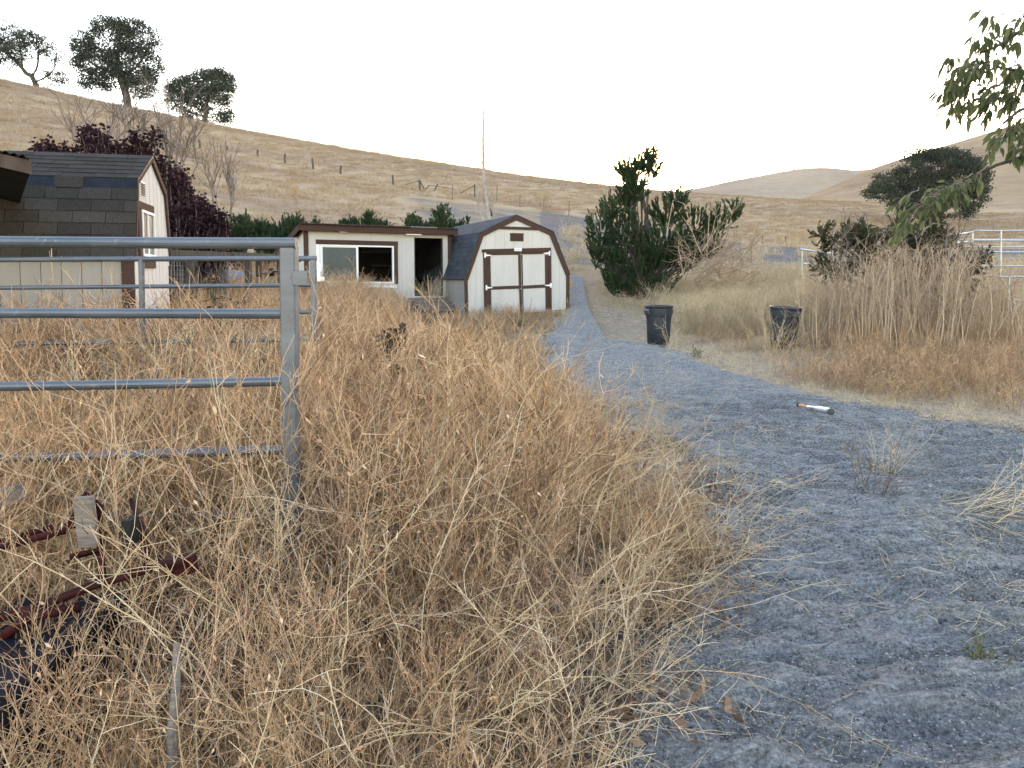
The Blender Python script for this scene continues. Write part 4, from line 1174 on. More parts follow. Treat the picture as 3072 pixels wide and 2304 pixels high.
# ---- scattering with geometry nodes (only for what nobody could count)
def scatter(name, meshes, mat, pts, scl, rot, idx, label=None):
    coll = bpy.data.collections.new(name + '_kinds')
    for i, me in enumerate(meshes):
        if not me.materials: me.materials.append(mat)
        o = bpy.data.objects.new('%s_kind_%02d' % (name, i), me); coll.objects.link(o)
    me = bpy.data.meshes.new(name)
    n = len(pts); me.vertices.add(n); me.vertices.foreach_set('co', np.asarray(pts, np.float32).ravel())
    a = me.attributes.new('scl', 'FLOAT_VECTOR', 'POINT'); a.data.foreach_set('vector', np.asarray(scl, np.float32).ravel())
    a = me.attributes.new('rot', 'FLOAT_VECTOR', 'POINT'); a.data.foreach_set('vector', np.asarray(rot, np.float32).ravel())
    a = me.attributes.new('kid', 'INT', 'POINT'); a.data.foreach_set('value', np.asarray(idx, np.int32))
    me.update()
    o = link(name, me); kind(o, 'stuff')
    ng = bpy.data.node_groups.new(name, 'GeometryNodeTree')
    ng.interface.new_socket('Geometry', in_out='INPUT', socket_type='NodeSocketGeometry')
    ng.interface.new_socket('Geometry', in_out='OUTPUT', socket_type='NodeSocketGeometry')
    gi = ng.nodes.new('NodeGroupInput'); go = ng.nodes.new('NodeGroupOutput')
    ci = ng.nodes.new('GeometryNodeCollectionInfo'); ci.inputs['Collection'].default_value = coll
    ci.inputs['Separate Children'].default_value = True; ci.inputs['Reset Children'].default_value = True
    ip = ng.nodes.new('GeometryNodeInstanceOnPoints'); ip.inputs['Pick Instance'].default_value = True
    def na(nm, ty):
        q = ng.nodes.new('GeometryNodeInputNamedAttribute'); q.data_type = ty; q.inputs['Name'].default_value = nm; return q.outputs['Attribute']
    e2r = ng.nodes.new('FunctionNodeEulerToRotation')
    ng.links.new(gi.outputs[0], ip.inputs['Points']); ng.links.new(ci.outputs[0], ip.inputs['Instance'])
    ng.links.new(na('kid', 'INT'), ip.inputs['Instance Index']); ng.links.new(na('rot', 'FLOAT_VECTOR'), e2r.inputs[0])
    ng.links.new(e2r.outputs[0], ip.inputs['Rotation']); ng.links.new(na('scl', 'FLOAT_VECTOR'), ip.inputs['Scale'])
    ng.links.new(ip.outputs[0], go.inputs[0])
    md = o.modifiers.new('scatter', 'NODES'); md.node_group = ng
    if label: o['label'] = label
    return o
def disc(n, r, R=rng):
    a = R.uniform(0, 2 * math.pi, n); q = r * np.sqrt(R.uniform(0, 1, n))
    return np.stack([q * np.cos(a), q * np.sin(a), np.zeros(n) - .03], 1)
UP = np.array([0, 0, 1.0])
def lean(n, s, R=rng):
    return unit(np.concatenate([R.normal(0, s, (n, 2)), np.ones((n, 1))], 1))

def weed_patch(nplants, rad, h, fine=1.0, thick=1.0, lean_s=.22):
    """dry mustard-like stalks: main stem, wiry side branches, short seed twigs"""
    A = Acc()
    S = disc(nplants, rad); L = h * rng.uniform(.6, 1.1, nplants)
    P = grow(S, lean(nplants, lean_s), L, 7, .10, -.01)
    tone = rng.beta(2, 2.4, nplants)
    A.tubes(P, .0022 * thick, .0010 * thick, tone)
    b, bd, bi = children(P, int(7 * fine), .25, .97, .75)
    bl = L[bi] * rng.uniform(.16, .42, len(bi))
    B = grow(b, bd, bl, 4, .16, .06)
    bt = np.clip(tone[bi] + rng.normal(0, .12, len(bi)), 0, 1)
    A.tubes(B, .0012 * thick, .0007 * thick, bt)
    c, cd, ci = children(B, max(2, int(3 * fine)), .2, 1.0, .7)
    cl = bl[ci] * rng.uniform(.15, .4, len(ci))
    Cc = grow(c, cd, cl, 2, .2, .05)
    A.tubes(Cc, .0009 * thick, .0006 * thick, np.clip(bt[ci] + rng.normal(.05, .15, len(ci)), 0, 1))
    li_ = rng.integers(0, len(B), nplants * 4); A.leaves(B[li_, 2], unit(rng.normal(0, 1, (len(li_), 3))), rng.normal(0, 1, (len(li_), 3)), rng.uniform(.015, .045, len(li_)), rng.uniform(.003, .007, len(li_)), rng.beta(2, 2, len(li_)))
    # fine dead grass filling the lower part
    g = nplants * 6
    S = disc(g, rad * 1.1); G_ = grow(S, lean(g, .45), h * rng.uniform(.2, .62, g), 4, .16, -.05)
    A.tubes(G_, .0014 * thick, .0007 * thick, rng.beta(1.6, 2.8, g))
    return A.mesh('weed_patch')
def tuft(nb, rad, h, r=.0016, ls=.4, tone=(2, 2), k=4, droop=-.06):
    A = Acc(); S = disc(nb, rad)
    A.tubes(grow(S, lean(nb, ls), h * rng.uniform(.4, 1.1, nb), k, .10, droop), r, r * .4, rng.beta(*tone, nb))
    return A.mesh('grass_tuft')

def in_view(x, y, m=500, mr=500):
    p = px_of(x, y); return (p > -m) & (p < 3072 + mr)
def jitter(x0, x1, y0, y1, step, R=rng):
    xs = np.arange(x0, x1, step); ys = np.arange(y0, y1, step)
    X_, Y_ = np.meshgrid(xs, ys); X_ = X_ + R.uniform(-.5, .5, X_.shape) * step; Y_ = Y_ + R.uniform(-.5, .5, X_.shape) * step
    return X_.ravel(), Y_.ravel()
def rect_poly(o, a, x0, x1, y0, y1):
    return [framept(o, a, x, y) for x, y in ((x0, y0), (x1, y0), (x1, y1), (x0, y1))]
BLD = [rect_poly(LO, LA, -6.3, .08, -.1, LD + .1), rect_poly(MO, MA, -.1, x1 + .1, -.1, MDp + .1), rect_poly(RO, RA, outer[0][0] - .05, outer[-1][0] + .05, -.05, RD + .1),
       rect_poly(MO, MA, sx - .05, ex + .05, -1.15, 0)]
BLD = [np.array(b) for b in BLD]
def bsd(x, y):
    d = np.full(np.shape(x), -1e9)
    for b in BLD: d = np.maximum(d, sdf(b, x, y))
    return d
def insts(x, y, z, h, tilt=.06, wide=None, nk=6, R=rng):
    n = len(x); w = h if wide is None else wide
    return (np.stack([x, y, z], 1), np.stack([w * np.ones(n), w * np.ones(n), h * np.ones(n)], 1),
            np.stack([R.normal(0, tilt, n), R.normal(0, tilt, n), R.uniform(0, 6.28, n)], 1), R.integers(0, nk, n))

# main weed field left of the path (and around the sheds)
far_k = [weed_patch(20, .42, 1.0, 1.0, 2.1) for _ in range(5)]
near_k = [weed_patch(17, .36, 1.0, 1.0, 1.35, .34) for _ in range(6)]
def weed_height(x, y, s):
    """height of the dry growth: low along the path, about a metre inside"""
    edge = np.clip((-s - .05) / 1.3, 0, 1)
    h = .22 + .86 * edge ** .8
    h *= .80 + .5 * fbm(x * .7, y * .7, 3, 51)
    px, py = px_of(x, y), py_of(x, y, H(x, y))
    # trampled straw patch between the weeds and the path
    c = np.exp(-(((px - 1720) / 210) ** 2 + ((py - 1230) / 120) ** 2) * 1.2)
    c2 = np.exp(-(((px - 1540) / 190) ** 2 + ((py - 1060) / 60) ** 2))
    h = h * np.where(y > 8, 1 + (np.interp(px, [1090, 1220, 1420, 1800], [1, .50, .42, .42]) - 1) * np.clip((y - 8) / 4, 0, 1), 1)
    h = h * (.75 + .75 * fbm(x * 2.1, y * 2.1, 2, 151))
    # the growth thins out to short straw towards the bend of the path
    line = np.interp(px, [700, 1000, 1200, 1330, 1450, 1560, 1620, 1700, 1850, 2000, 2100, 2200, 2400], [845, 862, 880, 915, 965, 1020, 1085, 1160, 1225, 1290, 1370, 1480, 1600])
    cap = CAMZ - (line - HOR) / F * y - H(x, y)
    cap = np.maximum(cap * .92, .10 + .12 * fbm(x * 1.5, y * 1.5, 2, 8))
    h = np.where(y < 17.0, np.minimum(h, cap * (.9 + .25 * fbm(x * 3, y * 3, 2, 77))), h)
    return h * (1 - .80 * np.clip(c, 0, 1)) * (1 - .75 * np.clip(c2, 0, 1))
x, y = jitter(-14, 3, 5.0, 26, .36)
s = path_sd(x, y); leftside = px_of(x, y) < 1720
k = (s < -.02) & (bsd(x, y) < -.22) & in_view(x, y) & (((px_of(x, y) < 1800) & (y < 24)))
k &= ~((px_of(x, y) > 1700) & (y > 12))
x, y, s = x[k], y[k], s[k]
h = weed_height(x, y, s)
h = np.where((y > 16.5) & (px_of(x, y) > 1180), h * .8, h)
h = np.where((y > 15) & (px_of(x, y) > 1190) & (px_of(x, y) < 1390), h * .5, h)
scatter('dry_weeds', far_k, M['weed'], *insts(x, y, H(x, y), h, .08, np.maximum(h, .55), 5), label='tangled tan and orange dry weeds filling the field left of the path')
x, y = jitter(-5.2, 2.4, 1.15, 5.05, .30)
s = path_sd(x, y); k = (s < -.02) & in_view(x, y, 400)
x, y, s = x[k], y[k], s[k]; h = weed_height(x, y, s)
# thinner growth over the cart at the bottom left, low growth close to the lens
h = h * np.clip(.55 + (y - 1.1) * .22, .5, 1.0)
scatter('dry_weeds', near_k, M['weed'], *insts(x, y, H(x, y), h, .12, np.maximum(h, .5), 6), label='dry weeds in front of and just behind the nearest pipe fence')

# long arching pale stems in the foreground, real mesh
A = Acc()
n = 900
x = rng.uniform(-3.6, 1.5, n); y = rng.uniform(1.25, 4.6, n)
s = path_sd(x, y); k = (s < -.05) & in_view(x, y, 300); x, y, s = x[k], y[k], s[k]; n = len(x)
S = np.stack([x, y, H(x, y) - .02], 1)
L = rng.uniform(.75, 1.55, n) * np.clip(.45 + (-s) * .55, .4, 1) * np.clip(.55 + (y - 1.2) * .3, .5, 1)
P = grow(S, lean(n, .48), L, 14, .10, -.035)
tn = rng.beta(2.2, 1.8, n)
A.tubes(P, rng.uniform(.0018, .0042, n), .0011, tn, 4)
b, bd, bi = children(P, 5, .25, .98, .8); bl = L[bi] * rng.uniform(.08, .34, len(bi))
B = grow(b, bd, bl, 5, .2, -.02); A.tubes(B, .0013, .0007, np.clip(tn[bi] + .05, 0, 1))
c, cd, ci = children(P, 14, .35, 1.0, .6); Cc = grow(c, cd, rng.uniform(.015, .04, len(ci)), 1, .1, .1); A.tubes(Cc, .0016, .0006, tn[ci])
kind(A.build('arching_stems', M['pale_weed']), 'stuff')['label'] = 'long pale bent stems arching over the foreground weeds'
# sprays leaning out over the path edge
A = Acc(); n = 170
li = rng.integers(5, len(Lw) - 1, n); f = rng.uniform(0, 1, n)
LWa = np.array(Lw); E = LWa[li] * (1 - f)[:, None] + LWa[np.minimum(li + 1, len(Lw) - 1)] * f[:, None]
E = E + np.stack([-rng.uniform(.0, .45, n), rng.normal(0, .2, n)], 1)
S = np.stack([E[:, 0], E[:, 1], H(E[:, 0], E[:, 1])], 1)
D = np.stack([rng.normal(.45, .5, n), rng.normal(-.1, .5, n), rng.uniform(.35, 1.0, n)], 1)
L = rng.uniform(.3, 1.0, n); P = grow(S, D, L, 9, .11, -.04); tn = rng.beta(2, 2, n)
A.tubes(P, .0022, .0009, tn)
b, bd, bi = children(P, 5, .2, .95, .7); B = grow(b, bd, L[bi] * rng.uniform(.1, .35, len(bi)), 4, .15, 0); A.tubes(B, .0012, .0007, tn[bi])
kind(A.build('edge_stems', M['pale_weed']), 'stuff')['label'] = 'wiry dry stems leaning out over the edge of the gravel'

# short straw along the path edges, straw flats on the right, grass in the middle distance
tf = [tuft(60, .22, .26, .0016, .75, (2.6, 1.8)) for _ in range(4)]
x, y = jitter(-9, 14, 2.0, 33, .27)
s = path_sd(x, y); px = px_of(x, y)
k = (s < .10) & (bsd(x, y) < -.05) & in_view(x, y)
right = px > 1700
k &= np.where(right & (y > 6), True, (s > -1.6) & (y < 25))
k &= rng.uniform(0, 1, len(x)) < np.where(right, .97, .75)
x, y, s = x[k], y[k], s[k]; R_ = px_of(x, y) > 1700
h = np.where(R_, .45 + .5 * fbm(x, y, 3, 61), .6) * rng.uniform(.6, 1.2, len(x))
scatter('short_straw', tf, M['pale_weed'], *insts(x, y, H(x, y), h, .2, np.maximum(h, .8), 4), label='short pale straw along the path edges')
# knee-high brown growth on the right flat
bk = [weed_patch(26, .4, .5, .8, 1.2, .4) for _ in range(4)]
x, y = jitter(2.2, 13, 7.0, 22, .40)
px, py = px_of(x, y), py_of(x, y, H(x, y)); s = path_sd(x, y)
dens = np.clip((px - 2350) / 300, 0, 1) * np.clip((1290 - py) / 120, 0, 1)
k = (s < -.5) & in_view(x, y) & (rng.uniform(0, 1, len(x)) < .25 + .75 * dens) & (py < 1230)
x, y = x[k], y[k]
scatter('low_brown_weeds', bk, M['weed'], *insts(x, y, H(x, y), rng.uniform(.45, 1.1, len(x)), .1, .9, 4), label='knee-high brown weeds on the flat right of the path')

# tall pale bushes of dry growth behind the cans
pale_k = [weed_patch(30, .5, 1.0, 1.3, 1.5, .35) for _ in range(4)]
def band(poly_px, ylo, yhi, step):
    x, y = jitter(-2, 13, ylo, yhi, step)
    pl = np.array(poly_px, float); px, py = px_of(x, y), py_of(x, y, H(x, y))
    k = (sdf(pl, px, py) > 0) & (path_sd(x, y) < -.1); return x[k], y[k]
x, y = band([(2030, 900), (2120, 850), (2500, 830), (2500, 1000), (2250, 1012), (2080, 1010), (2040, 980)], 14.6, 27, .42)
px = px_of(x, y)
h = np.interp(px, [2000, 2080, 2200, 2300, 2420, 2500], [.6, 1.0, 1.25, 1.0, 1.1, 1.2]) * (.7 + .6 * fbm(x * .8, y * .8, 2, 91)) * np.interp(y, [15, 18, 22], [1, .8, .5])
scatter('tall_dry_growth', pale_k, M['pale_weed'], *insts(x, y, H(x, y), h, .12, np.maximum(h * .9, .8), 4), label='dense tall pale dry growth between and behind the trash cans')
# pinkish weeds beyond the path, behind the barn and at the foot of the hill
x, y = jitter(-3, 22, 19, 44, .85)
px, py = px_of(x, y), py_of(x, y, H(x, y))
k = (path_sd(x, y) < -.3) & (bsd(x, y) < -.3) & in_view(x, y, 100) & (px > 1690) & (rng.uniform(0, 1, len(x)) < np.where(y < 26, .85, .22))
x, y = x[k], y[k]
scatter('dry_weeds', [weed_patch(20, .5, 1.0, .8, 2.0, .4) for _ in range(3)], M['pale_weed'], *insts(x, y, H(x, y), rng.uniform(.4, .9, len(x)), .1, .9, 3), label='scattered dry weeds beyond the sheds at the foot of the hill')

# reed-like pale stems in front of the dying juniper
A = Acc(); n = 380
px = rng.choice([2520, 2600, 2660, 2720, 2780, 2840, 2900, 2450, 2970, 3050], n, p=[.09, .10, .12, .12, .13, .11, .09, .08, .08, .08]) + rng.normal(0, 26, n)
Y_ = rng.uniform(13.2, 15.8, n); x = (px - 1536) / F * Y_
S = np.stack([x, Y_, H(x, Y_) - .03], 1)
L = rng.uniform(.8, 2.0, n) * np.interp(px, [2380, 2500, 2620, 2850, 2950, 3100], [.7, .8, .95, 1.0, .8, .7])
fan = (px - np.round((px - 2520) / 62) * 62 - 2520) / 60
D = np.stack([fan * .22 + rng.normal(0, .07, n), rng.normal(0, .1, n), np.ones(n)], 1)
P = grow(S, D, L, 10, .06, .0); tn = rng.beta(2.2, 1.4, n)
A.tubes(P, rng.uniform(.005, .015, n), .003, tn)
b, bd, bi = children(P, 8, .4, 1.0, .75); bl = rng.uniform(.1, .45, len(bi)); B = grow(b, bd, bl, 4, .18, .05)
A.tubes(B, .0032, .0018, np.clip(tn[bi] - .15, 0, 1))
c, cd, ci = children(B, 3, .3, 1.0, .8); A.tubes(grow(c, cd, bl[ci] * .4, 2, .2, 0), .0024, .0014, np.clip(tn[bi][ci] - .3, 0, 1))
kind(A.build('dry_reeds', M['reed']), 'stuff')['label'] = 'dense stand of tall pale upright dry stalks at the right'

# ---- litter and loose stones on the gravel
def flat_straw():
    A = Acc(); n = 26; S = disc(n, .3); S[:, 2] = rng.uniform(.0, .02, n)
    D = rng.normal(0, 1, (n, 3)); D[:, 2] = np.abs(D[:, 2]) * .15
    A.tubes(grow(S, D, rng.uniform(.04, .26, n), 4, .22, -.0), .0016, .0007, rng.beta(2.5, 1.5, n)); return A.mesh('straw')
x, y = jitter(-4, 9, 2.0, 22, .42)
s = path_sd(x, y); k = (s > -.1) & in_view(x, y, 100)
pr = .22 + .9 * np.exp(-np.maximum(s, 0) * 3) + .7 * np.exp(-(((x - 2.75 - (y - 4) * .35) / .5) ** 2 + ((y - 4.4) / 1.3) ** 2))
k &= rng.uniform(0, 1, len(x)) < pr; x, y = x[k], y[k]
scatter('straw_litter', [flat_straw() for _ in range(5)], M['pale_weed'], *insts(x, y, surf(x, y) + .014, rng.uniform(.5, 1.1, len(x)), .05, None, 5), label='loose straw and broken stalks lying on the gravel')
def chips(n, r, lo, hi):
    B = np.stack([rng.uniform(-r, r, n), rng.uniform(-r, r, n), rng.uniform(-.002, .004, n)], 1); L = rng.uniform(lo, hi, n)
    V = []; Q = []
    for i in range(n):
        c = B[i]; e = L[i] * .5 * rng.uniform(.5, 1.2, 3); e[2] *= .6
        th = rng.uniform(0, 3.14); cs, sn = math.cos(th), math.sin(th)
        o8 = np.array([(a, b, d) for d in (-1, 1) for b in (-1, 1) for a in (-1, 1)], float) * rng.uniform(.55, 1, (8, 3)) * e
        o8[:, :2] = o8[:, :2] @ np.array([[cs, sn], [-sn, cs]])
        V.append(o8 + c); Q.append(np.array([(0, 2, 3, 1), (4, 5, 7, 6), (0, 1, 5, 4), (2, 6, 7, 3), (0, 4, 6, 2), (1, 3, 7, 5)]) + 8 * i)
    return mesh_np('chips', np.concatenate(V), [np.concatenate(Q)], {'tone': np.repeat(rng.beta(1.3, 2.2, n), 8)})
x, y = np.meshgrid(np.arange(-1.5, 8.5, .40), np.arange(1.9, 9.5, .40)); x = x.ravel() + 0.; y = y.ravel() + 0.
s = path_sd(x, y); k = (s > -.05) & in_view(x, y, 60); x, y = x[k], y[k]
scatter('gravel_stones', [chips(480, .23, .003, .013) for _ in range(6)], M['chip'], *insts(x, y, surf(x, y) + .002, np.ones(len(x)), .02, None, 6), label='small loose gray stones on the path')

# ---- curled dead leaves heaped along the foot of the weeds
def dead_leaves():
    A = Acc(); n = 110; B = disc(n, .26); B[:, 2] = rng.uniform(0, .07, n)
    D = rng.normal(0, 1, (n, 3)); D[:, 2] *= .45
    A.leaves(B, D, rng.normal(0, .6, (n, 3)) + UP, rng.uniform(.02, .055, n), rng.uniform(.006, .014, n), rng.beta(1.6, 2.4, n), rng.uniform(-.3, .3)); return A.mesh('dead_leaves')
M['dead_leaf'] = vegmat('dead_leaf', [(0, (.09, .06, .045)), (.5, (.26, .175, .12)), (1, (.50, .40, .28))], None, .4, .15)
x, y = jitter(-2, 2.6, 1.6, 7.5, .24)
s = path_sd(x, y); k = (s > -.75) & (s < .10) & in_view(x, y, 50) & (rng.uniform(0, 1, len(x)) < .75); x, y = x[k], y[k]
scatter('leaf_litter', [dead_leaves() for _ in range(4)], M['dead_leaf'], *insts(x, y, surf(x, y), rng.uniform(.8, 1.3, len(x)), .05, None, 4), label='curled brown dead leaves along the foot of the weeds')

# ---- hill grass
x, y = jitter(-95, 60, 27, 124, 1.35)
px, py = px_of(x, y), py_of(x, y, H(x, y))
bnd = np.interp(px, [1150, 1240, 1640, 1765, 2280, 2500, 3300], [575, 590, 632, 650, 733, 740, 742]); lw = np.interp(px, [1150, 1500, 1720, 2400, 3300], [770, 780, 800, 840, 850])
gray = (px > 1200) & (py > bnd) & (py < lw)
k = in_view(x, y, 150, 150) & (rng.uniform(0, 1, len(x)) < np.where(gray, .03, .85)) & (bsd(x, y) < -.5) & (path_sd(x, y) < -.4)
x, y = x[k], y[k]; hk = [tuft(90, .85, .5, .010, .5, (2, 2.2), 2) for _ in range(4)]
hh = rng.uniform(.35, .9, len(x)) * np.clip(.6 + .8 * (fbm(x * .05, y * .05, 3, 14) - .2), .4, 1.2)
M['hill_straw'] = vegmat('hill_straw', [(0, (.28, .20, .13)), (.5, (.43, .325, .21)), (1, (.58, .46, .32))], [(.35, (.82, .78, .78)), (.5, (1, .97, .92)), (.65, (1.03, 1, .9))], .06, .2)
scatter('hill_grass', hk, M['hill_straw'], *insts(x, y, H(x, y), hh, .05, np.ones(len(x)), 4), label='dry golden grass covering the hillside')

# ---- trees by space colonisation
def colonize(attr, root, step, infl, kill, iters=160, trunk=None, wob=.12):
    nodes = [np.array(root, float)]; par = [-1]
    if trunk is not None:
        for p in trunk: nodes.append(np.array(p, float)); par.append(len(nodes) - 2)
    A_ = attr.copy(); N = np.array(nodes)
    near = np.full(len(A_), 1e9); who = np.zeros(len(A_), int)
    def upd(new, base):
        for j, p in enumerate(new):
            d = np.linalg.norm(A_ - p, axis=1); m = d < near; near[m] = d[m]; who[m] = base + j
    upd(nodes, 0)
    for _ in range(iters):
        act = near < infl
        if not act.any(): break
        src, inv = np.unique(who[act], return_inverse=True)
        v = unit(A_[act] - N[who[act]]); acc = np.zeros((len(src), 3)); np.add.at(acc, inv, v)
        d = unit(acc + rng.normal(0, wob, acc.shape)); new = N[src] + d * step
        # avoid standing still
        base = len(N); N = np.concatenate([N, new]); par += list(src)
        upd(new, base)
        m = near > kill; A_ = A_[m]; near = near[m]; who = who[m]
        if not len(A_): break
        if len(N) > 5000: break
    return N, np.array(par)
def skeleton(N, par, r_tip, r_root, expo=2.3):
    n = len(N); w = np.zeros(n); kids = np.zeros(n, int)
    for i in range(n - 1, 0, -1):
        if w[i] == 0: w[i] = 1
        w[par[i]] += w[i]; kids[par[i]] += 1
    r = w ** (1 / expo); r = r_tip + (r_root - r_tip) * (r - r.min()) / (r.max() - r.min() + 1e-9)
    i = np.arange(1, n); P = np.stack([N[par[i]], N[i]], 1)
    return P, r[par[i]], r[i], np.where(kids == 0)[0], w
def branches_mesh(name, P, ra, rb_, sides=5):
    V, q = tubes(P, ra, rb_, sides); return mesh_np(name, V, [q], None, True)
def blobs_pts(blobs, n, shell=0.0):
    """points in ellipsoids [(cx,cy,cz,rx,ry,rz)]"""
    b = np.array(blobs, float); vol = (b[:, 3] * b[:, 4] * b[:, 5]) ** (2 / 3); w = rng.choice(len(b), n, p=vol / vol.sum())
    d = unit(rng.normal(0, 1, (n, 3))); r = rng.uniform(shell ** 3, 1, n) ** (1 / 3)
    return b[w, :3] + d * r[:, None] * b[w, 3:6]
def oak(label, px, pyb, Yd, blobs_px, root_r, trunk_px, leafsize=.17, natt=520, perleaf=26, step=.55, name='oak_tree', mat='oak_leaf', group=None, z_off=-.1, clump=.42):
    base = U(px, pyb, Yd); base.z = min(base.z, h1(base.x, base.y) + .1) if Yd < 130 else base.z
    t = thing(name, label, 'tree', tuple(base), 0, group)
    k = Yd / F
    bl = [((bx - px) * k, rng.uniform(-1, 1) * rx * k * .25, (pyb - by) * k, rx * k * 1.08, max(rx, rz) * k * .8, rz * k * 1.12) for bx, by, rx, rz in blobs_px]
    att = blobs_pts(bl, natt, .45)
    tr = [((a - px) * k, .0, (pyb - b) * k) for a, b in trunk_px]
    tp = []
    prev = np.array([0, 0, -.3])
    for q in tr:
        q = np.array(q); m_ = max(1, int(np.linalg.norm(q - prev) / step))
        for j in range(1, m_ + 1): tp.append(prev + (q - prev) * j / m_)
        prev = q
    N, par = colonize(att, (0, 0, -.3), step, 40 * step, 1.9 * step, 120, tp)
    P, ra, rb_, tips, w = skeleton(N, par, .02 + .03 * root_r, root_r, 2.0)
    me = branches_mesh('trunk', P, ra, rb_, 6); link('trunk', me, M['bark'], t)
    A = Acc()
    thin = np.where(w < 4)[0]
    cc = np.concatenate([N[thin], att[rng.uniform(0, 1, len(att)) < .97]]); thin = np.arange(len(cc))
    c = np.repeat(cc, perleaf, 0); n = len(c)
    off = rng.normal(0, clump, (n, 3)) * np.array([1, 1, .55]); B = c + off
    # each clump takes one tone so light and dark masses form
    tone = np.repeat(rng.beta(1.5, 2.2, len(thin)), perleaf) * .7 + rng.uniform(0, .3, n)
    D = unit(rng.normal(0, 1, (n, 3)) + np.array([0, 0, -.2]))
    A.leaves(B, D, rng.normal(0, 1, (n, 3)), leafsize * rng.uniform(.6, 1.3, n), leafsize * .38, tone)
    # twigs inside the clumps
    m_ = len(thin) * 2; c2 = np.repeat(cc, 2, 0)
    tw = Acc(); tw.tubes(grow(c2, rng.normal(0, 1, (m_, 3)), clump * 1.6 * rng.uniform(.5, 1, m_), 3, .25, .0), .022, .010, .5)
    link('crown', A.mesh('crown'), M[mat], t)
    link('twigs', tw.mesh('twigs'), M['bark'], t)['kind'] = 'stuff'
    return t
oak('largest hill oak, tall and broad with a dense dark crown', 386, 303, 118,
    [(345, 100, 80, 55), (300, 165, 70, 45), (420, 90, 60, 45), (410, 170, 70, 60), (280, 225, 50, 25), (340, 215, 60, 30), (440, 225, 40, 45), (330, 55, 40, 22), (385, 62, 45, 25), (255, 120, 25, 40)],
    .62, [(378, 255), (368, 215), (362, 180)], .28, 720, 30, .6, group='live oaks along the hill ridge')
oak('small rounded hill oak, lowest of the ridge oaks', 612, 340, 117,
    [(620, 215, 70, 32), (560, 240, 55, 30), (670, 235, 45, 45), (540, 275, 40, 30), (610, 265, 60, 35), (680, 300, 25, 35), (520, 225, 22, 16), (650, 195, 45, 18), (570, 310, 30, 18)],
    .42, [(615, 318), (622, 295)], .26, 560, 30, .6, group='live oaks along the hill ridge')
oak('open leggy hill oak cut by the left edge of the picture', 117, 242, 119,
    [(10, 80, 60, 45), (60, 120, 55, 35), (120, 110, 50, 30), (-30, 130, 50, 45), (165, 140, 30, 22), (165, 190, 35, 20), (20, 150, 40, 25), (95, 85, 35, 20), (185, 205, 16, 12), (-60, 90, 50, 50)],
    .40, [(104, 215), (96, 197), (80, 190)], .24, 520, 22, .6, group='live oaks along the hill ridge')
oak('wide spreading dark oak on the slope at the right', 2806, 682, 76,
    [(2800, 500, 90, 40), (2700, 545, 70, 40), (2640, 580, 45, 25), (2880, 530, 60, 45), (2780, 570, 90, 45), (2900, 590, 50, 40), (2760, 470, 50, 18), (2840, 468, 55, 18), (2925, 540, 22, 60), (2900, 640, 30, 12), (2720, 610, 50, 25)],
    .5, [(2802, 640), (2800, 605)], .20, 700, 34, .42, clump=.30)

# ---- evergreen shrubs made of upright sprays
def juniper(name, label, px, pyb, Yd, blobs_px, nspray=900, spl=.5, mat='juniper', per=34, cat='shrub', group=None, up=1.0, trunk=True, leafw=.016, sub=None):
    base = U(px, pyb, Yd); bz0 = h1(base.x, base.y)
    t = thing(name, label, cat, (base.x, base.y, bz0), 0, group)
    k = Yd / F; zb_ = base.z - bz0
    bl = np.array([((bx - px) * k, rng.uniform(-.3, .3) * rx * k, (pyb - by) * k + zb_, rx * k, rx * k * .9, rz * k) for bx, by, rx, rz in blobs_px])
    n = nspray; S = blobs_pts(bl, n, .55)
    w = np.argmin(((S[:, None, :] - bl[None, :, :3]) ** 2 / bl[None, :, 3:6] ** 2).sum(-1), 1)
    out = unit((S - bl[w, :3]) / bl[w, 3:6])
    D = unit(out * .8 + np.array([0, 0, up]) + rng.normal(0, .22, (n, 3)))
    L = spl * rng.uniform(.5, 1.25, n)
    S = S - D * L[:, None] * .6
    P = grow(S, D, L, 4, .08, .05)
    A = Acc()
    b, bd, bi = children(P, per, 0.02, 1.0, .55)
    tone = rng.beta(1.6, 2.2, n)[bi] * .75 + rng.uniform(0, .25, len(bi))
    A.leaves(b, bd + D[bi] * .5, rng.normal(0, 1, bd.shape), spl * rng.uniform(.12, .32, len(bi)), leafw, tone)
    link('foliage', A.mesh('foliage'), M[mat], t)
    tw = Acc(); c0 = np.array([0, 0, 0.0])
    pick = rng.choice(n, min(n, 150), replace=False)
    S0_ = np.tile(c0, (len(pick), 1)) + rng.normal(0, .06, (len(pick), 3)) * [1, 1, 0]
    mid = S0_ * .5 + S[pick] * .5 + rng.normal(0, .08, (len(pick), 3)); mid[:, 2] = S[pick][:, 2] * .62
    Pt = np.stack([S0_, S0_ * .75 + mid * .25 + [0, 0, .1], mid, mid * .4 + S[pick] * .6, P[pick][:, 2]], 1)
    tw.tubes(Pt, .028 if trunk else .012, .006, .4, 4)
    link('stems', tw.mesh('stems'), M['bark'], t)
    return t
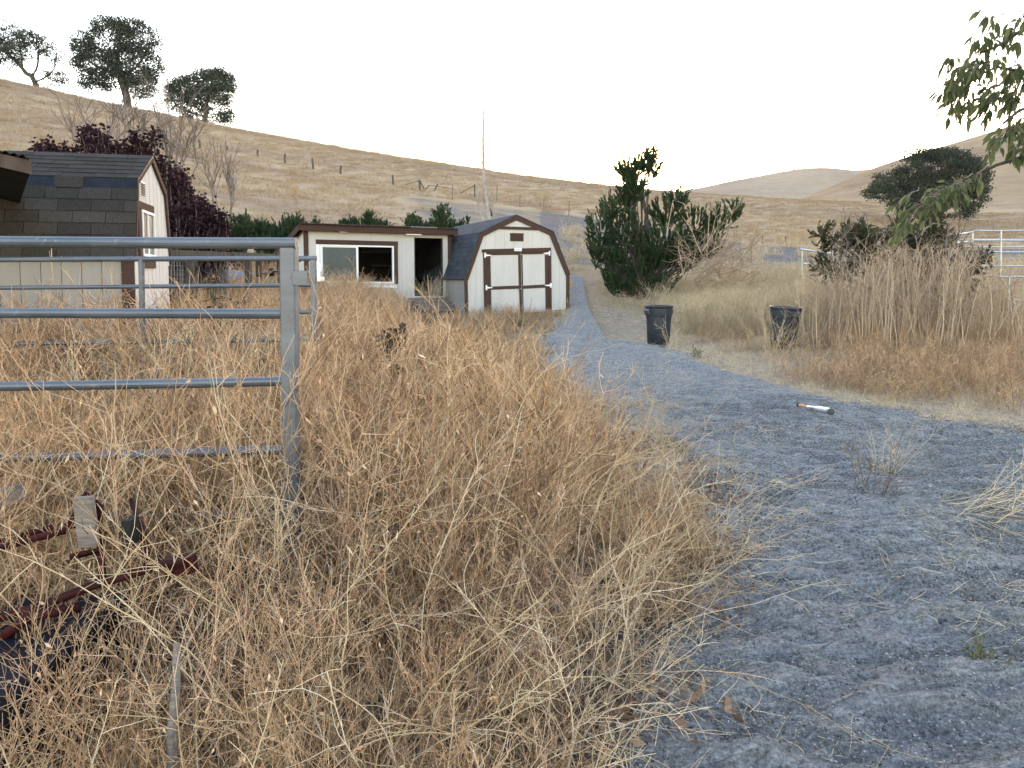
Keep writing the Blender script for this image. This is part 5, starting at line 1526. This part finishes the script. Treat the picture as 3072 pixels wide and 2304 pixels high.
juniper('juniper_tree', 'big dark green juniper right of the path with a ragged leader against the sky', 1930, 878, 24.0,
    [(1800, 690, 42, 75), (1830, 630, 30, 35), (1790, 740, 35, 40), (1880, 700, 60, 60), (1900, 780, 70, 75), (1850, 790, 45, 50), (1990, 730, 80, 60), (1895, 580, 45, 38), (1885, 640, 22, 55), (2030, 600, 34, 28), (2000, 640, 60, 40), (2080, 680, 60, 50), (2150, 660, 50, 35), (2190, 640, 30, 28), (1960, 800, 70, 60), (2050, 760, 60, 50), (1860, 850, 35, 28), (1920, 850, 50, 26), (2120, 730, 50, 45), (1980, 850, 50, 25), (1850, 862, 30, 18), (1900, 866, 40, 16), (1800, 770, 30, 30), (1830, 830, 30, 25),
     (1882, 510, 34, 22), (1870, 525, 26, 20), (1900, 520, 28, 24), (1882, 510, 34, 22), (1940, 500, 24, 22), (1960, 520, 16, 16), (1950, 475, 16, 20), (1900, 560, 26, 20), (1880, 600, 34, 26), (1925, 495, 28, 26), (1945, 475, 18, 22), (1965, 515, 18, 18), (1855, 508, 16, 14)],
    1500, .55, per=34, cat='tree', leafw=.018)
# bare leader and dead twigs of that juniper as its own parts
jt = [o for o in COL.objects if o.name == 'juniper_tree'][0]; gp = jt.location
def J(px, py, Y=24.0): return U(px, py, Y) - gp
MB().tube([J(1935, 860), J(1945, 740), J(1940, 650), J(1928, 590), J(1930, 560), J(1940, 520), J(1945, 480)], [.10, .08, .06, .045, .035, .025, .012], 7).build('trunk', M['bark'], jt)
MB().tube([J(1928, 590), J(1905, 555), J(1885, 520)], [.04, .03, .015], 6).build('limb', M['bark'], jt)
MB().tube([J(1930, 560), J(1955, 545), J(1968, 520)], [.03, .02, .012], 6).build('limb', M['bark'], jt)
A = Acc(); n = 100
S = np.array([J(rng.uniform(2040, 2260), rng.uniform(740, 860), rng.uniform(21.5, 23.5)) for _ in range(n)])
P = grow(S, np.stack([rng.normal(.25, .6, n), rng.normal(-.2, .4, n), rng.uniform(0, 1.2, n)], 1), rng.uniform(.5, 1.5, n), 8, .16, .01)
A.tubes(P, .014, .004, rng.beta(1.2, 3, n)); b, bd, bi = children(P, 7, .2, 1, .8); A.tubes(grow(b, bd, rng.uniform(.1, .45, len(bi)), 4, .2, 0), .006, .003, .25)
for a in ([(2120, 770), (2128, 640), (2140, 592), (2160, 590)], [(2140, 760), (2150, 700), (2190, 680), (2200, 720)], [(2000, 700), (2020, 600), (2050, 610), (2070, 640)], [(2220, 740), (2235, 720), (2262, 690)]):
    q = np.array([[J(a_, b_, 22.5) for a_, b_ in a]]); A.tubes(q, .012, .005, .7)
link('dead_twigs', A.mesh('dead_twigs'), M['reed'], jt)['kind'] = 'stuff'

juniper('juniper_brush', 'ragged half-dead juniper brush behind the tall pale stalks', 2760, 880, 16.8,
    [(2460, 700, 32, 18), (2475, 735, 25, 25), (2560, 720, 50, 40), (2590, 690, 30, 28), (2640, 740, 50, 40), (2700, 700, 45, 30), (2720, 760, 60, 50), (2780, 650, 35, 45), (2780, 720, 55, 50), (2830, 760, 50, 50), (2620, 800, 80, 50), (2880, 820, 50, 60), (2925, 790, 35, 35), (2950, 775, 22, 18), (2860, 900, 30, 60), (2500, 800, 50, 40), (2740, 850, 90, 50)],
    1150, .42, 'juniper_brown', 26, cat='brush', up=.35, leafw=.018)
jb = [o for o in COL.objects if o.name == 'juniper_brush'][0]; gp = jb.location
A = Acc(); n = 160
S = np.array([J(rng.uniform(2480, 2900), rng.uniform(700, 880), rng.uniform(16, 17.4)) for _ in range(n)])
P = grow(S, np.stack([rng.normal(0, .7, n), rng.normal(-.1, .3, n), rng.normal(.4, .6, n)], 1), rng.uniform(.3, 1.0, n), 7, .18, -.01)
A.tubes(P, .012, .004, .3); b, bd, bi = children(P, 7, .2, 1, .8); A.tubes(grow(b, bd, rng.uniform(.1, .35, len(bi)), 3, .2, 0), .005, .003, .3)
for a in ([(2835, 880), (2838, 760), (2846, 668)], [(2740, 780), (2770, 690), (2800, 670), (2840, 675)], [(2860, 940), (2870, 820), (2900, 770)]):
    A.tubes(np.array([[J(a_, b_, 16.4) for a_, b_ in a]]), .03, .01, .1, 5)
link('dead_twigs', A.mesh('dead_twigs'), M['twig'], jb)['kind'] = 'stuff'

# ---- row of conifers behind the pen and the sheds, in front of the hill
HG = 'green shrubs behind the sheds'
for (px, pyb, Yd, bl, ns, lab) in (
    (720, 800, 26, [(715, 700, 38, 50), (735, 670, 22, 30), (690, 720, 30, 50)], 420, 'rounded green shrub at the right edge of the purple-leaved bush'),
    (800, 800, 26.5, [(790, 705, 40, 45), (770, 690, 20, 28), (810, 730, 40, 50)], 420, 'spiky green shrub seen above the pipe fence end post'),
    (865, 800, 27, [(850, 690, 26, 40), (885, 675, 24, 34), (870, 730, 46, 50), (905, 680, 14, 22)], 520, 'spiky green shrub against the left end of the low shed roof'),
    (955, 790, 30, [(950, 672, 12, 16), (940, 700, 22, 30)], 160, 'small green sprig over the left of the low shed roof'),
    (1045, 790, 30, [(1048, 668, 18, 18), (1035, 690, 22, 26), (1075, 680, 20, 18)], 260, 'green shrub over the middle of the low shed roof'),
    (1110, 790, 30, [(1108, 655, 16, 22), (1118, 680, 26, 22), (1160, 675, 9, 14)], 260, 'green shrub with a brown tip over the low shed roof'),
    (1240, 790, 30, [(1235, 662, 16, 18), (1250, 678, 24, 20), (1285, 684, 12, 12)], 260, 'low green shrub left of the tallest one over the shed roof'),
    (1325, 790, 30, [(1325, 640, 22, 24), (1330, 670, 34, 30), (1318, 700, 36, 30), (1372, 668, 12, 10), (1400, 664, 9, 10)], 420, 'tallest pointed green shrub over the right end of the low shed roof')):
    bl = [(a_, b_ + 12, c_, d_) for a_, b_, c_, d_ in bl]
    juniper('evergreen_shrub', lab, px, pyb, Yd, bl, int(ns * .8), .55, per=22, group=HG, leafw=.024)

# ---- purple-leaved shrub with bare stems behind the left barn shed
def leafy(name, label, px, Yd, blobs_px, mat, nst, leaf, per, cat='shrub', leafw=.4, seedtone=(1.6, 2.2)):
    base = U(px, 845, Yd); bz0 = h1(base.x, base.y)
    t = thing(name, label, cat, (base.x, base.y, bz0)); k = Yd / F
    bl = np.array([((bx - px) * k, rng.uniform(-.3, .3) * rx * k, (845 - by) * k + CAMZ - bz0, rx * k, rx * k, rz * k) for bx, by, rx, rz in blobs_px])
    T_ = blobs_pts(bl, nst, .3); n = nst
    S = np.stack([T_[:, 0] * .8 + rng.normal(0, .3, n), T_[:, 1] * .8, np.full(n, 0.0)], 1)
    mid = S * .4 + T_ * .6 + rng.normal(0, .12, (n, 3))
    P = np.stack([S, S * .7 + mid * .3, mid, mid * .5 + T_ * .5 + rng.normal(0, .06, (n, 3)), T_, T_ + (T_ - mid) * .06 + [0, 0, .04]], 1)
    tw = Acc(); tw.tubes(P, .012, .004, .5)
    link('stems', tw.mesh('stems'), M['twig'], t)
    A = Acc(); b, bd, bi = children(P, per, .5, 1.0, .9)
    b = b + rng.normal(0, .06, b.shape)
    A.leaves(b, bd, rng.normal(0, 1, bd.shape), leaf * rng.uniform(.6, 1.3, len(b)), leaf * leafw, rng.beta(*seedtone, n)[bi] * .7 + rng.uniform(0, .3, len(b)), .2)
    link('foliage', A.mesh('foliage'), M[mat], t); return t
pb = leafy('purple_leaf_shrub', 'big dark purple-leaved shrub rising behind the left barn shed', 500, 14.0,
    [(300, 440, 40, 30), (330, 480, 60, 24), (160, 462, 24, 12), (190, 478, 70, 10), (118, 468, 12, 8), (435, 460, 26, 34), (475, 430, 12, 32), (282, 415, 14, 14), (450, 520, 50, 60), (500, 560, 60, 60), (540, 600, 50, 60), (600, 660, 55, 50), (560, 680, 80, 60), (500, 700, 60, 60), (620, 700, 55, 50), (470, 620, 40, 60), (660, 680, 30, 40), (400, 470, 40, 18)],
    'plum', 820, .085, 26)
gp = pb.location
A = Acc()
def wand(pts, r0, Yd=14.2, tone=.5, k=8):
    q = np.array([U(a, b, Yd) - gp for a, b in pts]); tt = np.linspace(0, len(q) - 1, k); P = np.stack([np.interp(tt, range(len(q)), q[:, j]) for j in range(3)], 1)
    P += rng.normal(0, .012, P.shape); return P
W = [[(255, 500), (225, 420), (205, 380)], [(300, 470), (330, 390), (345, 330)], [(310, 480), (380, 380), (395, 352)], [(250, 480), (260, 370), (258, 325)], [(335, 460), (420, 385), (470, 400)], [(370, 470), (375, 380), (360, 350)], [(500, 560), (515, 470), (470, 320)], [(505, 560), (512, 430), (505, 290)], [(515, 560), (540, 420), (545, 330)], [(520, 560), (560, 430), (600, 340)], [(508, 520), (490, 400), (450, 290)], [(570, 560), (590, 480), (580, 380)], [(560, 560), (545, 470), (530, 440)], [(690, 700), (692, 600), (670, 510)], [(640, 620), (630, 540), (600, 470)], [(400, 470), (405, 400), (400, 360)], [(690, 640), (695, 560), (690, 505)], [(430, 470), (425, 410), (440, 370)], [(660, 640), (640, 560), (650, 520)]]
Pm = np.array([wand(w_, .02) for w_ in W]); A.tubes(Pm, .017, .005, .4, 4)
b, bd, bi = children(Pm, 11, .25, 1, .45); B = grow(b, bd, rng.uniform(.25, .8, len(bi)), 6, .09, .06); A.tubes(B, .007, .003, .5)
b, bd, bi = children(B, 5, .2, 1, .5); A.tubes(grow(b, bd, rng.uniform(.08, .35, len(bi)), 3, .1, .03), .004, .002, .5)
link('bare_branches', A.mesh('bare_branches'), M['twig'], pb)['kind'] = 'stuff'

# ---- leafless sapling behind the right barn shed
Yd = 33.0; base = U(1470, 655, Yd)
sp = thing('bare_tree', 'slim leafless pale tree rising behind the right barn shed', 'tree', (base.x, base.y, h1(base.x, base.y))); gp = sp.location
K = lambda a, b: U(a, b, Yd) - gp
zb_ = Vector((0, 0, -.1))
MB().tube([zb_, K(1468, 655), K(1460, 600), K(1455, 560), K(1450, 495), K(1449, 420), K(1450, 370), K(1450, 300)], [.12, .11, .09, .08, .068, .058, .048, .032], 7).build('trunk', M['palebark'], sp, smooth=True)
MB().tube([zb_, K(1448, 650), K(1430, 630)], [.05, .04, .02], 5).build('stem', M['palebark'], sp)
MB().tube([K(1475, 648), K(1462, 610), K(1455, 590)], [.07, .05, .04], 5).build('stem', M['bark'], sp)
for a, r in (([(1450, 495), (1430, 465), (1410, 427)], .026), ([(1453, 494), (1470, 475), (1480, 458)], .02), ([(1457, 584), (1440, 555), (1420, 530), (1390, 510)], .03), ([(1458, 580), (1470, 560), (1485, 545)], .028), ([(1449, 380), (1445, 350), (1443, 330)], .012), ([(1425, 534), (1400, 532)], .015), ([(1460, 630), (1490, 605), (1500, 575)], .02)):
    q = [K(x_, y_) for x_, y_ in a]; rr = [r * (1 - .7 * i / (len(q) - 1)) for i in range(len(q))]; MB().tube(q, rr, 5).build('branch', M['palebark'], sp)
A = Acc(); n = 60; S = np.array([K(rng.uniform(1425, 1480), rng.uniform(590, 650)) for _ in range(n)]); P = grow(S, lean(n, .3), rng.uniform(.4, 1.0, n), 5, .08, 0); A.tubes(P, .008, .004, .5)
link('suckers', A.mesh('suckers'), M['palebark'], sp)['kind'] = 'stuff'

# ---- drooping leafy branches from a tree just outside the right edge
Yd = 5.0; tx = 5.6
wt = thing('walnut_tree', 'leafy tree branches with long drooping leaves hanging in at the upper right', 'tree', (tx, 5.3, h1(tx, 5.3))); gp = wt.location
MB().tube([(0, 0, -.2), (-.05, 0, 1.2), (-.1, -.05, 2.2), (-.3, -.1, 3.2), (-.5, -.1, 4.4)], [.17, .15, .13, .10, .06], 10).build('trunk', M['bark'], wt, smooth=True)
def Wp(a, b, Y=5.0): return U(a, b, Y) - gp
limbs = [([(-.12, -.05, 2.3)], [(3400, 420), (3250, 430), (3130, 455), (3072, 470), (2990, 495), (2920, 530)], .020, 5.0),
         ([(-.3, -.1, 3.1)], [(3300, 300), (3150, 250), (3072, 215), (2990, 200), (2930, 230), (2890, 270)], .012, 5.0),
         ([(-.4, -.1, 3.6)], [(3300, 150), (3150, 110), (3072, 85), (3030, 115), (2980, 145), (2940, 160)], .018, 5.0),
         ([(-.25, -.1, 3.0)], [(3300, 360), (3200, 330), (3110, 320), (3060, 330), (3010, 370)], .018, 4.8)]
tipsW = []
for st, pts, r, Y_ in limbs:
    q = [Vector(s_) for s_ in st] + [Wp(a, b, Y_) for a, b in pts]
    MB().tube(q, [r * (1.6 if i == 0 else 1.2 - .9 * i / len(q)) for i in range(len(q))], 6).build('limb', M['bark'], wt, smooth=True)
twg = Acc(); lf = Acc()
def spray(px, py, Y=5.0, n=7, L=.085, ang=None):
    """a drooping leaf cluster hanging from one point"""
    c = np.array(Wp(px, py, Y))
    d0 = np.array([rng.normal(-.5, .5), rng.normal(0, .5), rng.uniform(-.9, -.1)])
    S = np.tile(c, (n, 1)); D = unit(d0 + rng.normal(0, .55, (n, 3)))
    P = grow(S, D, np.full(n, .05), 2, .1, -.1); twg.tubes(P, .0018, .001, .5)
    l_ = L * rng.uniform(.6, 1.25, n)
    D2 = unit(D + np.array([0, 0, -.75]))
    B_ = P[:, -1]; Nn = rng.normal(0, 1, (n, 3)) + [0, -1, .6]
    sd2 = unit(np.cross(D2, Nn)); nn = np.cross(sd2, D2); tn = rng.beta(2, 2, n)
    # five-point lanceolate blade, folded along the rib and curling down
    ts = [0, .22, .5, .8, 1]; ws = [.02, .15, .19, .10, .0]
    mid = [B_ + D2 * (l_ * t_)[:, None] - np.array([0, 0, 1]) * (l_ * t_ * t_ * .30)[:, None] for t_ in ts]
    V = []; 
    for t_, w_, m_ in zip(ts, ws, mid): V += [m_ - sd2 * (l_ * w_)[:, None] + nn * (l_ * w_ * .45)[:, None], m_, m_ + sd2 * (l_ * w_)[:, None] + nn * (l_ * w_ * .45)[:, None]]
    V = np.stack(V, 1).reshape(-1, 3); base = (np.arange(n) * 15)[:, None]
    f = []
    for i in range(4):
        for j in (0, 1): f.append(np.concatenate([base + 3 * i + j, base + 3 * i + j + 1, base + 3 * i + j + 4, base + 3 * i + j + 3], 1))
    q = np.concatenate(f); lf.V.append(V); lf.Q.append(q + lf.n); lf.a.append(np.repeat(tn, 15)); lf.n += len(V)
def twig(a, b, Y=5.0, nl=4, c=4, L=.075):
    A0, B0 = np.array(Wp(*a, Y)), np.array(Wp(*b, Y)); k_ = 6
    P = np.array([A0 + (B0 - A0) * i / (k_ - 1) + rng.normal(0, .012, 3) for i in range(k_)])[None]
    twg.tubes(P, .0045, .0018, .5, 4)
    for i in range(nl):
        t_ = (i + 1) / nl; spray(a[0] + (b[0] - a[0]) * t_, a[1] + (b[1] - a[1]) * t_, Y + rng.normal(0, .06), c, L)
for a, b in (((3000, 60), (2960, 30)), ((2990, 200), (2880, 190)), ((2960, 215), (2870, 250)), ((2900, 265), (2850, 330)), ((2910, 240), (2865, 225)), ((2990, 290), (2960, 340)), ((3000, 220), (2960, 300)), ((3072, 230), (3010, 270)), ((2960, 200), (2920, 165)), ((3060, 200), (3000, 175)),
             ((3090, 260), (3040, 300)), ((3072, 90), (3035, 48)), ((3020, 115), (2945, 100)), ((2990, 140), (2930, 95)), ((3072, 120), (3040, 85)), ((3100, 330), (3040, 380)), ((3060, 335), (2995, 420)), ((3080, 370), (3010, 400)), ((3110, 350), (3060, 410)), ((3120, 160), (3072, 190)), ((3150, 260), (3100, 300)), ((3150, 380), (3090, 440)), ((3140, 60), (3080, 30)), ((3120, 220), (3060, 245)), ((2900, 190), (2850, 175)), ((2920, 215), (2900, 290)), ((2870, 250), (2842, 270)), ((2930, 250), (2915, 330)), ((2980, 240), (2985, 310)), ((2940, 200), (2860, 215)), ((3020, 250), (3025, 330)), ((3050, 180), (3040, 240)), ((2960, 160), (2990, 190)), ((3040, 390), (2975, 440)), ((3080, 420), (3040, 450))):
    twig(a, b)
for a, b in (((2920, 530), (2850, 560)), ((2960, 505), (2900, 560)), ((2880, 545), (2800, 580)), ((2850, 560), (2780, 620)), ((2800, 580), (2740, 620)), ((2780, 600), (2720, 670)), ((2820, 570), (2790, 650)), ((2900, 540), (2840, 600)), ((2730, 640), (2700, 700)), ((2760, 560), (2700, 610))):
    twig(a, b, 4.9, 4, 5, .058)
link('twigs', twg.mesh('twigs'), M['twig'], wt)['kind'] = 'stuff'
link('foliage', lf.mesh('foliage'), M['walnut'], wt)

# ---- thistles
def thistle(label, px, pyt, Yd, heads, h=None, green=.3):
    p = U(px, pyt, Yd); zb_ = h1(p.x, p.y); H_ = p.z - zb_
    t = thing('thistle', label, 'thistle', (p.x, p.y, zb_)); k = Yd / F
    tw = Acc(); n = len(heads)
    root = np.zeros((n, 3)); hd = np.array([((a) * k, rng.uniform(-.05, .05), H_ - b * k) for a, b in heads])
    fork = np.stack([hd[:, 0] * .15, hd[:, 1] * .1, H_ - .09 - rng.uniform(0, .35, n) * min(H_, .6)], 1)
    P = np.stack([root, fork * .5 * [1, 1, 1], fork, fork * .4 + hd * .6 + [0, 0, .005], hd], 1)
    tw.tubes(P, .008, .005, .55, 5)
    g = 90; z = rng.uniform(.2, .9, g) * H_; B = np.stack([np.zeros(g), np.zeros(g), z], 1); a = rng.uniform(0, 6.28, g)
    D = np.stack([np.cos(a), np.sin(a), rng.uniform(.1, .9, g)], 1)
    tw.leaves(B, D, np.tile(UP, (g, 1)), rng.uniform(.07, .16, g), .018, rng.uniform(0, 1, g), .3)
    link('stem', tw.mesh('stem'), M['green_weed'], t)
    for q in hd:
        A = Acc(); m_ = 110; d = unit(rng.normal(0, 1, (m_, 3)) + [0, 0, .6]); r_ = .029
        A.leaves(np.zeros((m_, 3)) + d * r_ * .5, d, rng.normal(0, 1, (m_, 3)), r_ * rng.uniform(.7, 1.2, m_), .007, np.where(rng.uniform(0, 1, m_) < .25 + d[:, 2] * .5, .95, rng.uniform(0, .45, m_)))
        A.leaves(np.zeros((60, 3)), unit(rng.normal(0, .35, (60, 3)) + UP), rng.normal(0, 1, (60, 3)), r_ * 1.8, .006, .15)
        link('flower_head', A.mesh('flower_head'), M['thistle_head'], t, loc=tuple(q))
    return t
thistle('tall thistle with a dozen dark dried heads standing in the golden weeds', 1178, 1010, 5.6, [(-35, 10), (-22, -2), (-4, -8), (2, 2), (28, -22), (32, -2), (30, 22), (-32, 28), (-26, 38), (14, 26), (4, 42), (-40, 22), (10, -6), (-14, 8)])
thistle('pale green thistle with two fuzzy heads seen between the two pipe fences', 640, 850, 7.3, [(-22, -8), (0, -16), (12, -10), (-10, 10), (4, 4)])
thistle('low cluster of dried thistle heads beyond the thin pipe fence', 690, 910, 9.0, [(-20, -10), (0, -4), (20, 4), (38, -8), (-8, 8), (30, 10)])

# ---- small green plants at the path edge and dark tumbleweed clumps
def clump(name, label, cat, px, pyb, n, hgt, mat, tone=(2, 2), sp_=.5, r=.003, leafy_=0):
    g_ = G(px, pyb); z = float(surf(*g_)); A = Acc()
    S = disc(n, hgt * .25); P = grow(S, lean(n, sp_), hgt * rng.uniform(.5, 1.1, n), 6, .12, -.01)
    tn = rng.beta(*tone, n); A.tubes(P, r, r * .4, tn); b, bd, bi = children(P, 5, .2, 1, .7); bl = hgt * rng.uniform(.1, .35, len(bi))
    A.tubes(grow(b, bd, bl, 3, .15, 0), r * .5, r * .3, tn[bi])
    if leafy_: A.leaves(b, bd, rng.normal(0, 1, bd.shape), hgt * .16, hgt * .03, rng.uniform(0, 1, len(b)))
    o = link(name, A.mesh(name), M[mat], None, loc=(g_[0], g_[1], z)); tag(o, label, cat); return o
M['dark_weed'] = vegmat('dark_weed', [(0, (.07, .055, .045)), (.5, (.16, .13, .10)), (1, (.34, .28, .2))], None, .4, .1)
clump('weed_plant', 'small green weed at the straw edge right of the path', 'weed', 2092, 1075, 16, .26, 'green_weed', leafy_=1)
clump('weed_plant', 'dark spindly dead weed growing from the ridge in the gravel', 'weed', 2612, 1535, 14, .55, 'dark_weed', sp_=.35, r=.0028)
clump('weed_plant', 'pale dry weed rooted on the gravel ridge behind the dark dead one', 'weed', 2640, 1440, 22, .55, 'pale_weed', sp_=.55, r=.002)
clump('weed_plant', 'tiny dark weed sprig on the gravel near the lower right corner', 'weed', 2935, 2100, 14, .14, 'green_weed', leafy_=1, r=.002)
clump('weed_plant', 'dark dried sprig on the pale ground left of the path', 'weed', 1512, 1030, 14, .4, 'dark_weed', sp_=.3)
clump('weed_plant', 'dark leaning sprig between the path and the golden weeds', 'weed', 1565, 1030, 14, .45, 'dark_weed', sp_=.4)
clump('weed_plant', 'thin dark sprig at the left edge of the gravel path', 'weed', 1632, 1025, 14, .4, 'dark_weed', sp_=.3)
clump('weed_plant', 'pale forked dead weed beside the right corner of the barn shed', 'weed', 1690, 985, 12, .8, 'pale_weed', sp_=.4, r=.006)
clump('weed_plant', 'dry forked twigs growing in front of the upright trash can', 'weed', 2010, 1046, 9, .75, 'pale_weed', sp_=.30, r=.004)
clump('weed_plant', 'dry tangle in front of the half-hidden trash can', 'weed', 2320, 1068, 30, .9, 'pale_weed', sp_=.35, r=.004)
clump('weed_plant', 'dark knotted bush below the wooden steps', 'weed', 1300, 985, 60, .75, 'dark_weed', sp_=.6, r=.005)
clump('weed_plant', 'dark tangled dead bush at the foot of the barn doors', 'weed', 1560, 985, 60, .45, 'dark_weed', sp_=.8, r=.005)
clump('weed_plant', 'dry stalks crowding the open doorway of the cream shed', 'weed', 1290, 930, 60, 1.0, 'pale_weed', sp_=.35, r=.005)
clump('weed_plant', 'fallen brown brush behind the half-hidden trash can', 'weed', 2440, 1055, 60, .4, 'dark_weed', sp_=1.0, r=.004)
# fallen stalks lying on the gravel at the right edge
g_ = G(2960, 1590); A = Acc(); n = 34
S = disc(n, .25); S[:, 2] = rng.uniform(.01, .05, n); D = np.stack([rng.uniform(.4, 1.2, n), rng.normal(-.1, .5, n), rng.normal(.08, .12, n)], 1)
P = grow(S, D, rng.uniform(.4, 1.0, n), 8, .12, -.02); A.tubes(P, .002, .0009, rng.uniform(.2, .9, n)); b, bd, bi = children(P, 3, .3, 1, .5); A.tubes(grow(b, bd, rng.uniform(.08, .3, len(bi)), 4, .15, -.02), .0018, .001, .8)
V_all = np.concatenate(A.V); 
o = link('fallen_stalks', A.mesh('fallen_stalks'), M['pale_weed'], None, loc=(g_[0] - .1, g_[1], float(surf(*g_)))); tag(o, 'heap of fallen pale stalks lying on the gravel at the right edge', 'dead stalks')
# pale stone and small bits on the far right of the path
for (px, py, w, lab) in ((2990, 1308, .10, 'flat pale stone on the gravel near the straw at the right'), (2845, 1277, .06, 'small dark flat stone near the straw edge at the right'), (2240, 1757 - 0, .03, 'small pale pebble on the lower gravel')):
    g_ = G(px, py); m = MB().hexa([(-w, -w * .5, -.01), (w, -w * .4, -.01), (-w * .8, w * .5, -.01), (w * .9, w * .5, -.01), (-w * .8, -w * .3, w * .3), (w * .7, -w * .3, w * .25), (-w * .6, w * .35, w * .3), (w * .7, w * .4, w * .22)])
    tag(m.build('stone', M['dark_wood'] if 'dark' in lab else M['weathered'], None, bevel=w * .15, loc=(g_[0], g_[1], float(surf(*g_)))), lab, 'stone')

# ------------------------------------------------------------------ thin evening haze round the whole scene
bpy.context.view_layer.update()
lo_ = Vector((1e9,) * 3); hi_ = Vector((-1e9,) * 3)
for o in COL.objects:
    if o.type != 'MESH': continue
    for c in o.bound_box:
        w_ = o.matrix_world @ Vector(c)
        for i in range(3): lo_[i] = min(lo_[i], w_[i]); hi_[i] = max(hi_[i], w_[i])
hm = bpy.data.materials.new('haze'); hm.use_nodes = True
nt = hm.node_tree; nt.nodes.clear()
ho = nt.nodes.new('ShaderNodeOutputMaterial'); pv = nt.nodes.new('ShaderNodeVolumePrincipled')
pv.inputs['Color'].default_value = (.92, .90, .92, 1); pv.inputs['Density'].default_value = .00011
nt.links.new(pv.outputs[0], ho.inputs['Volume'])
kind(MB().box(lo_.x - 20, hi_.x + 20, lo_.y - 20, hi_.y + 20, lo_.z - 1, hi_.z + 10).build('haze', hm), 'stuff')
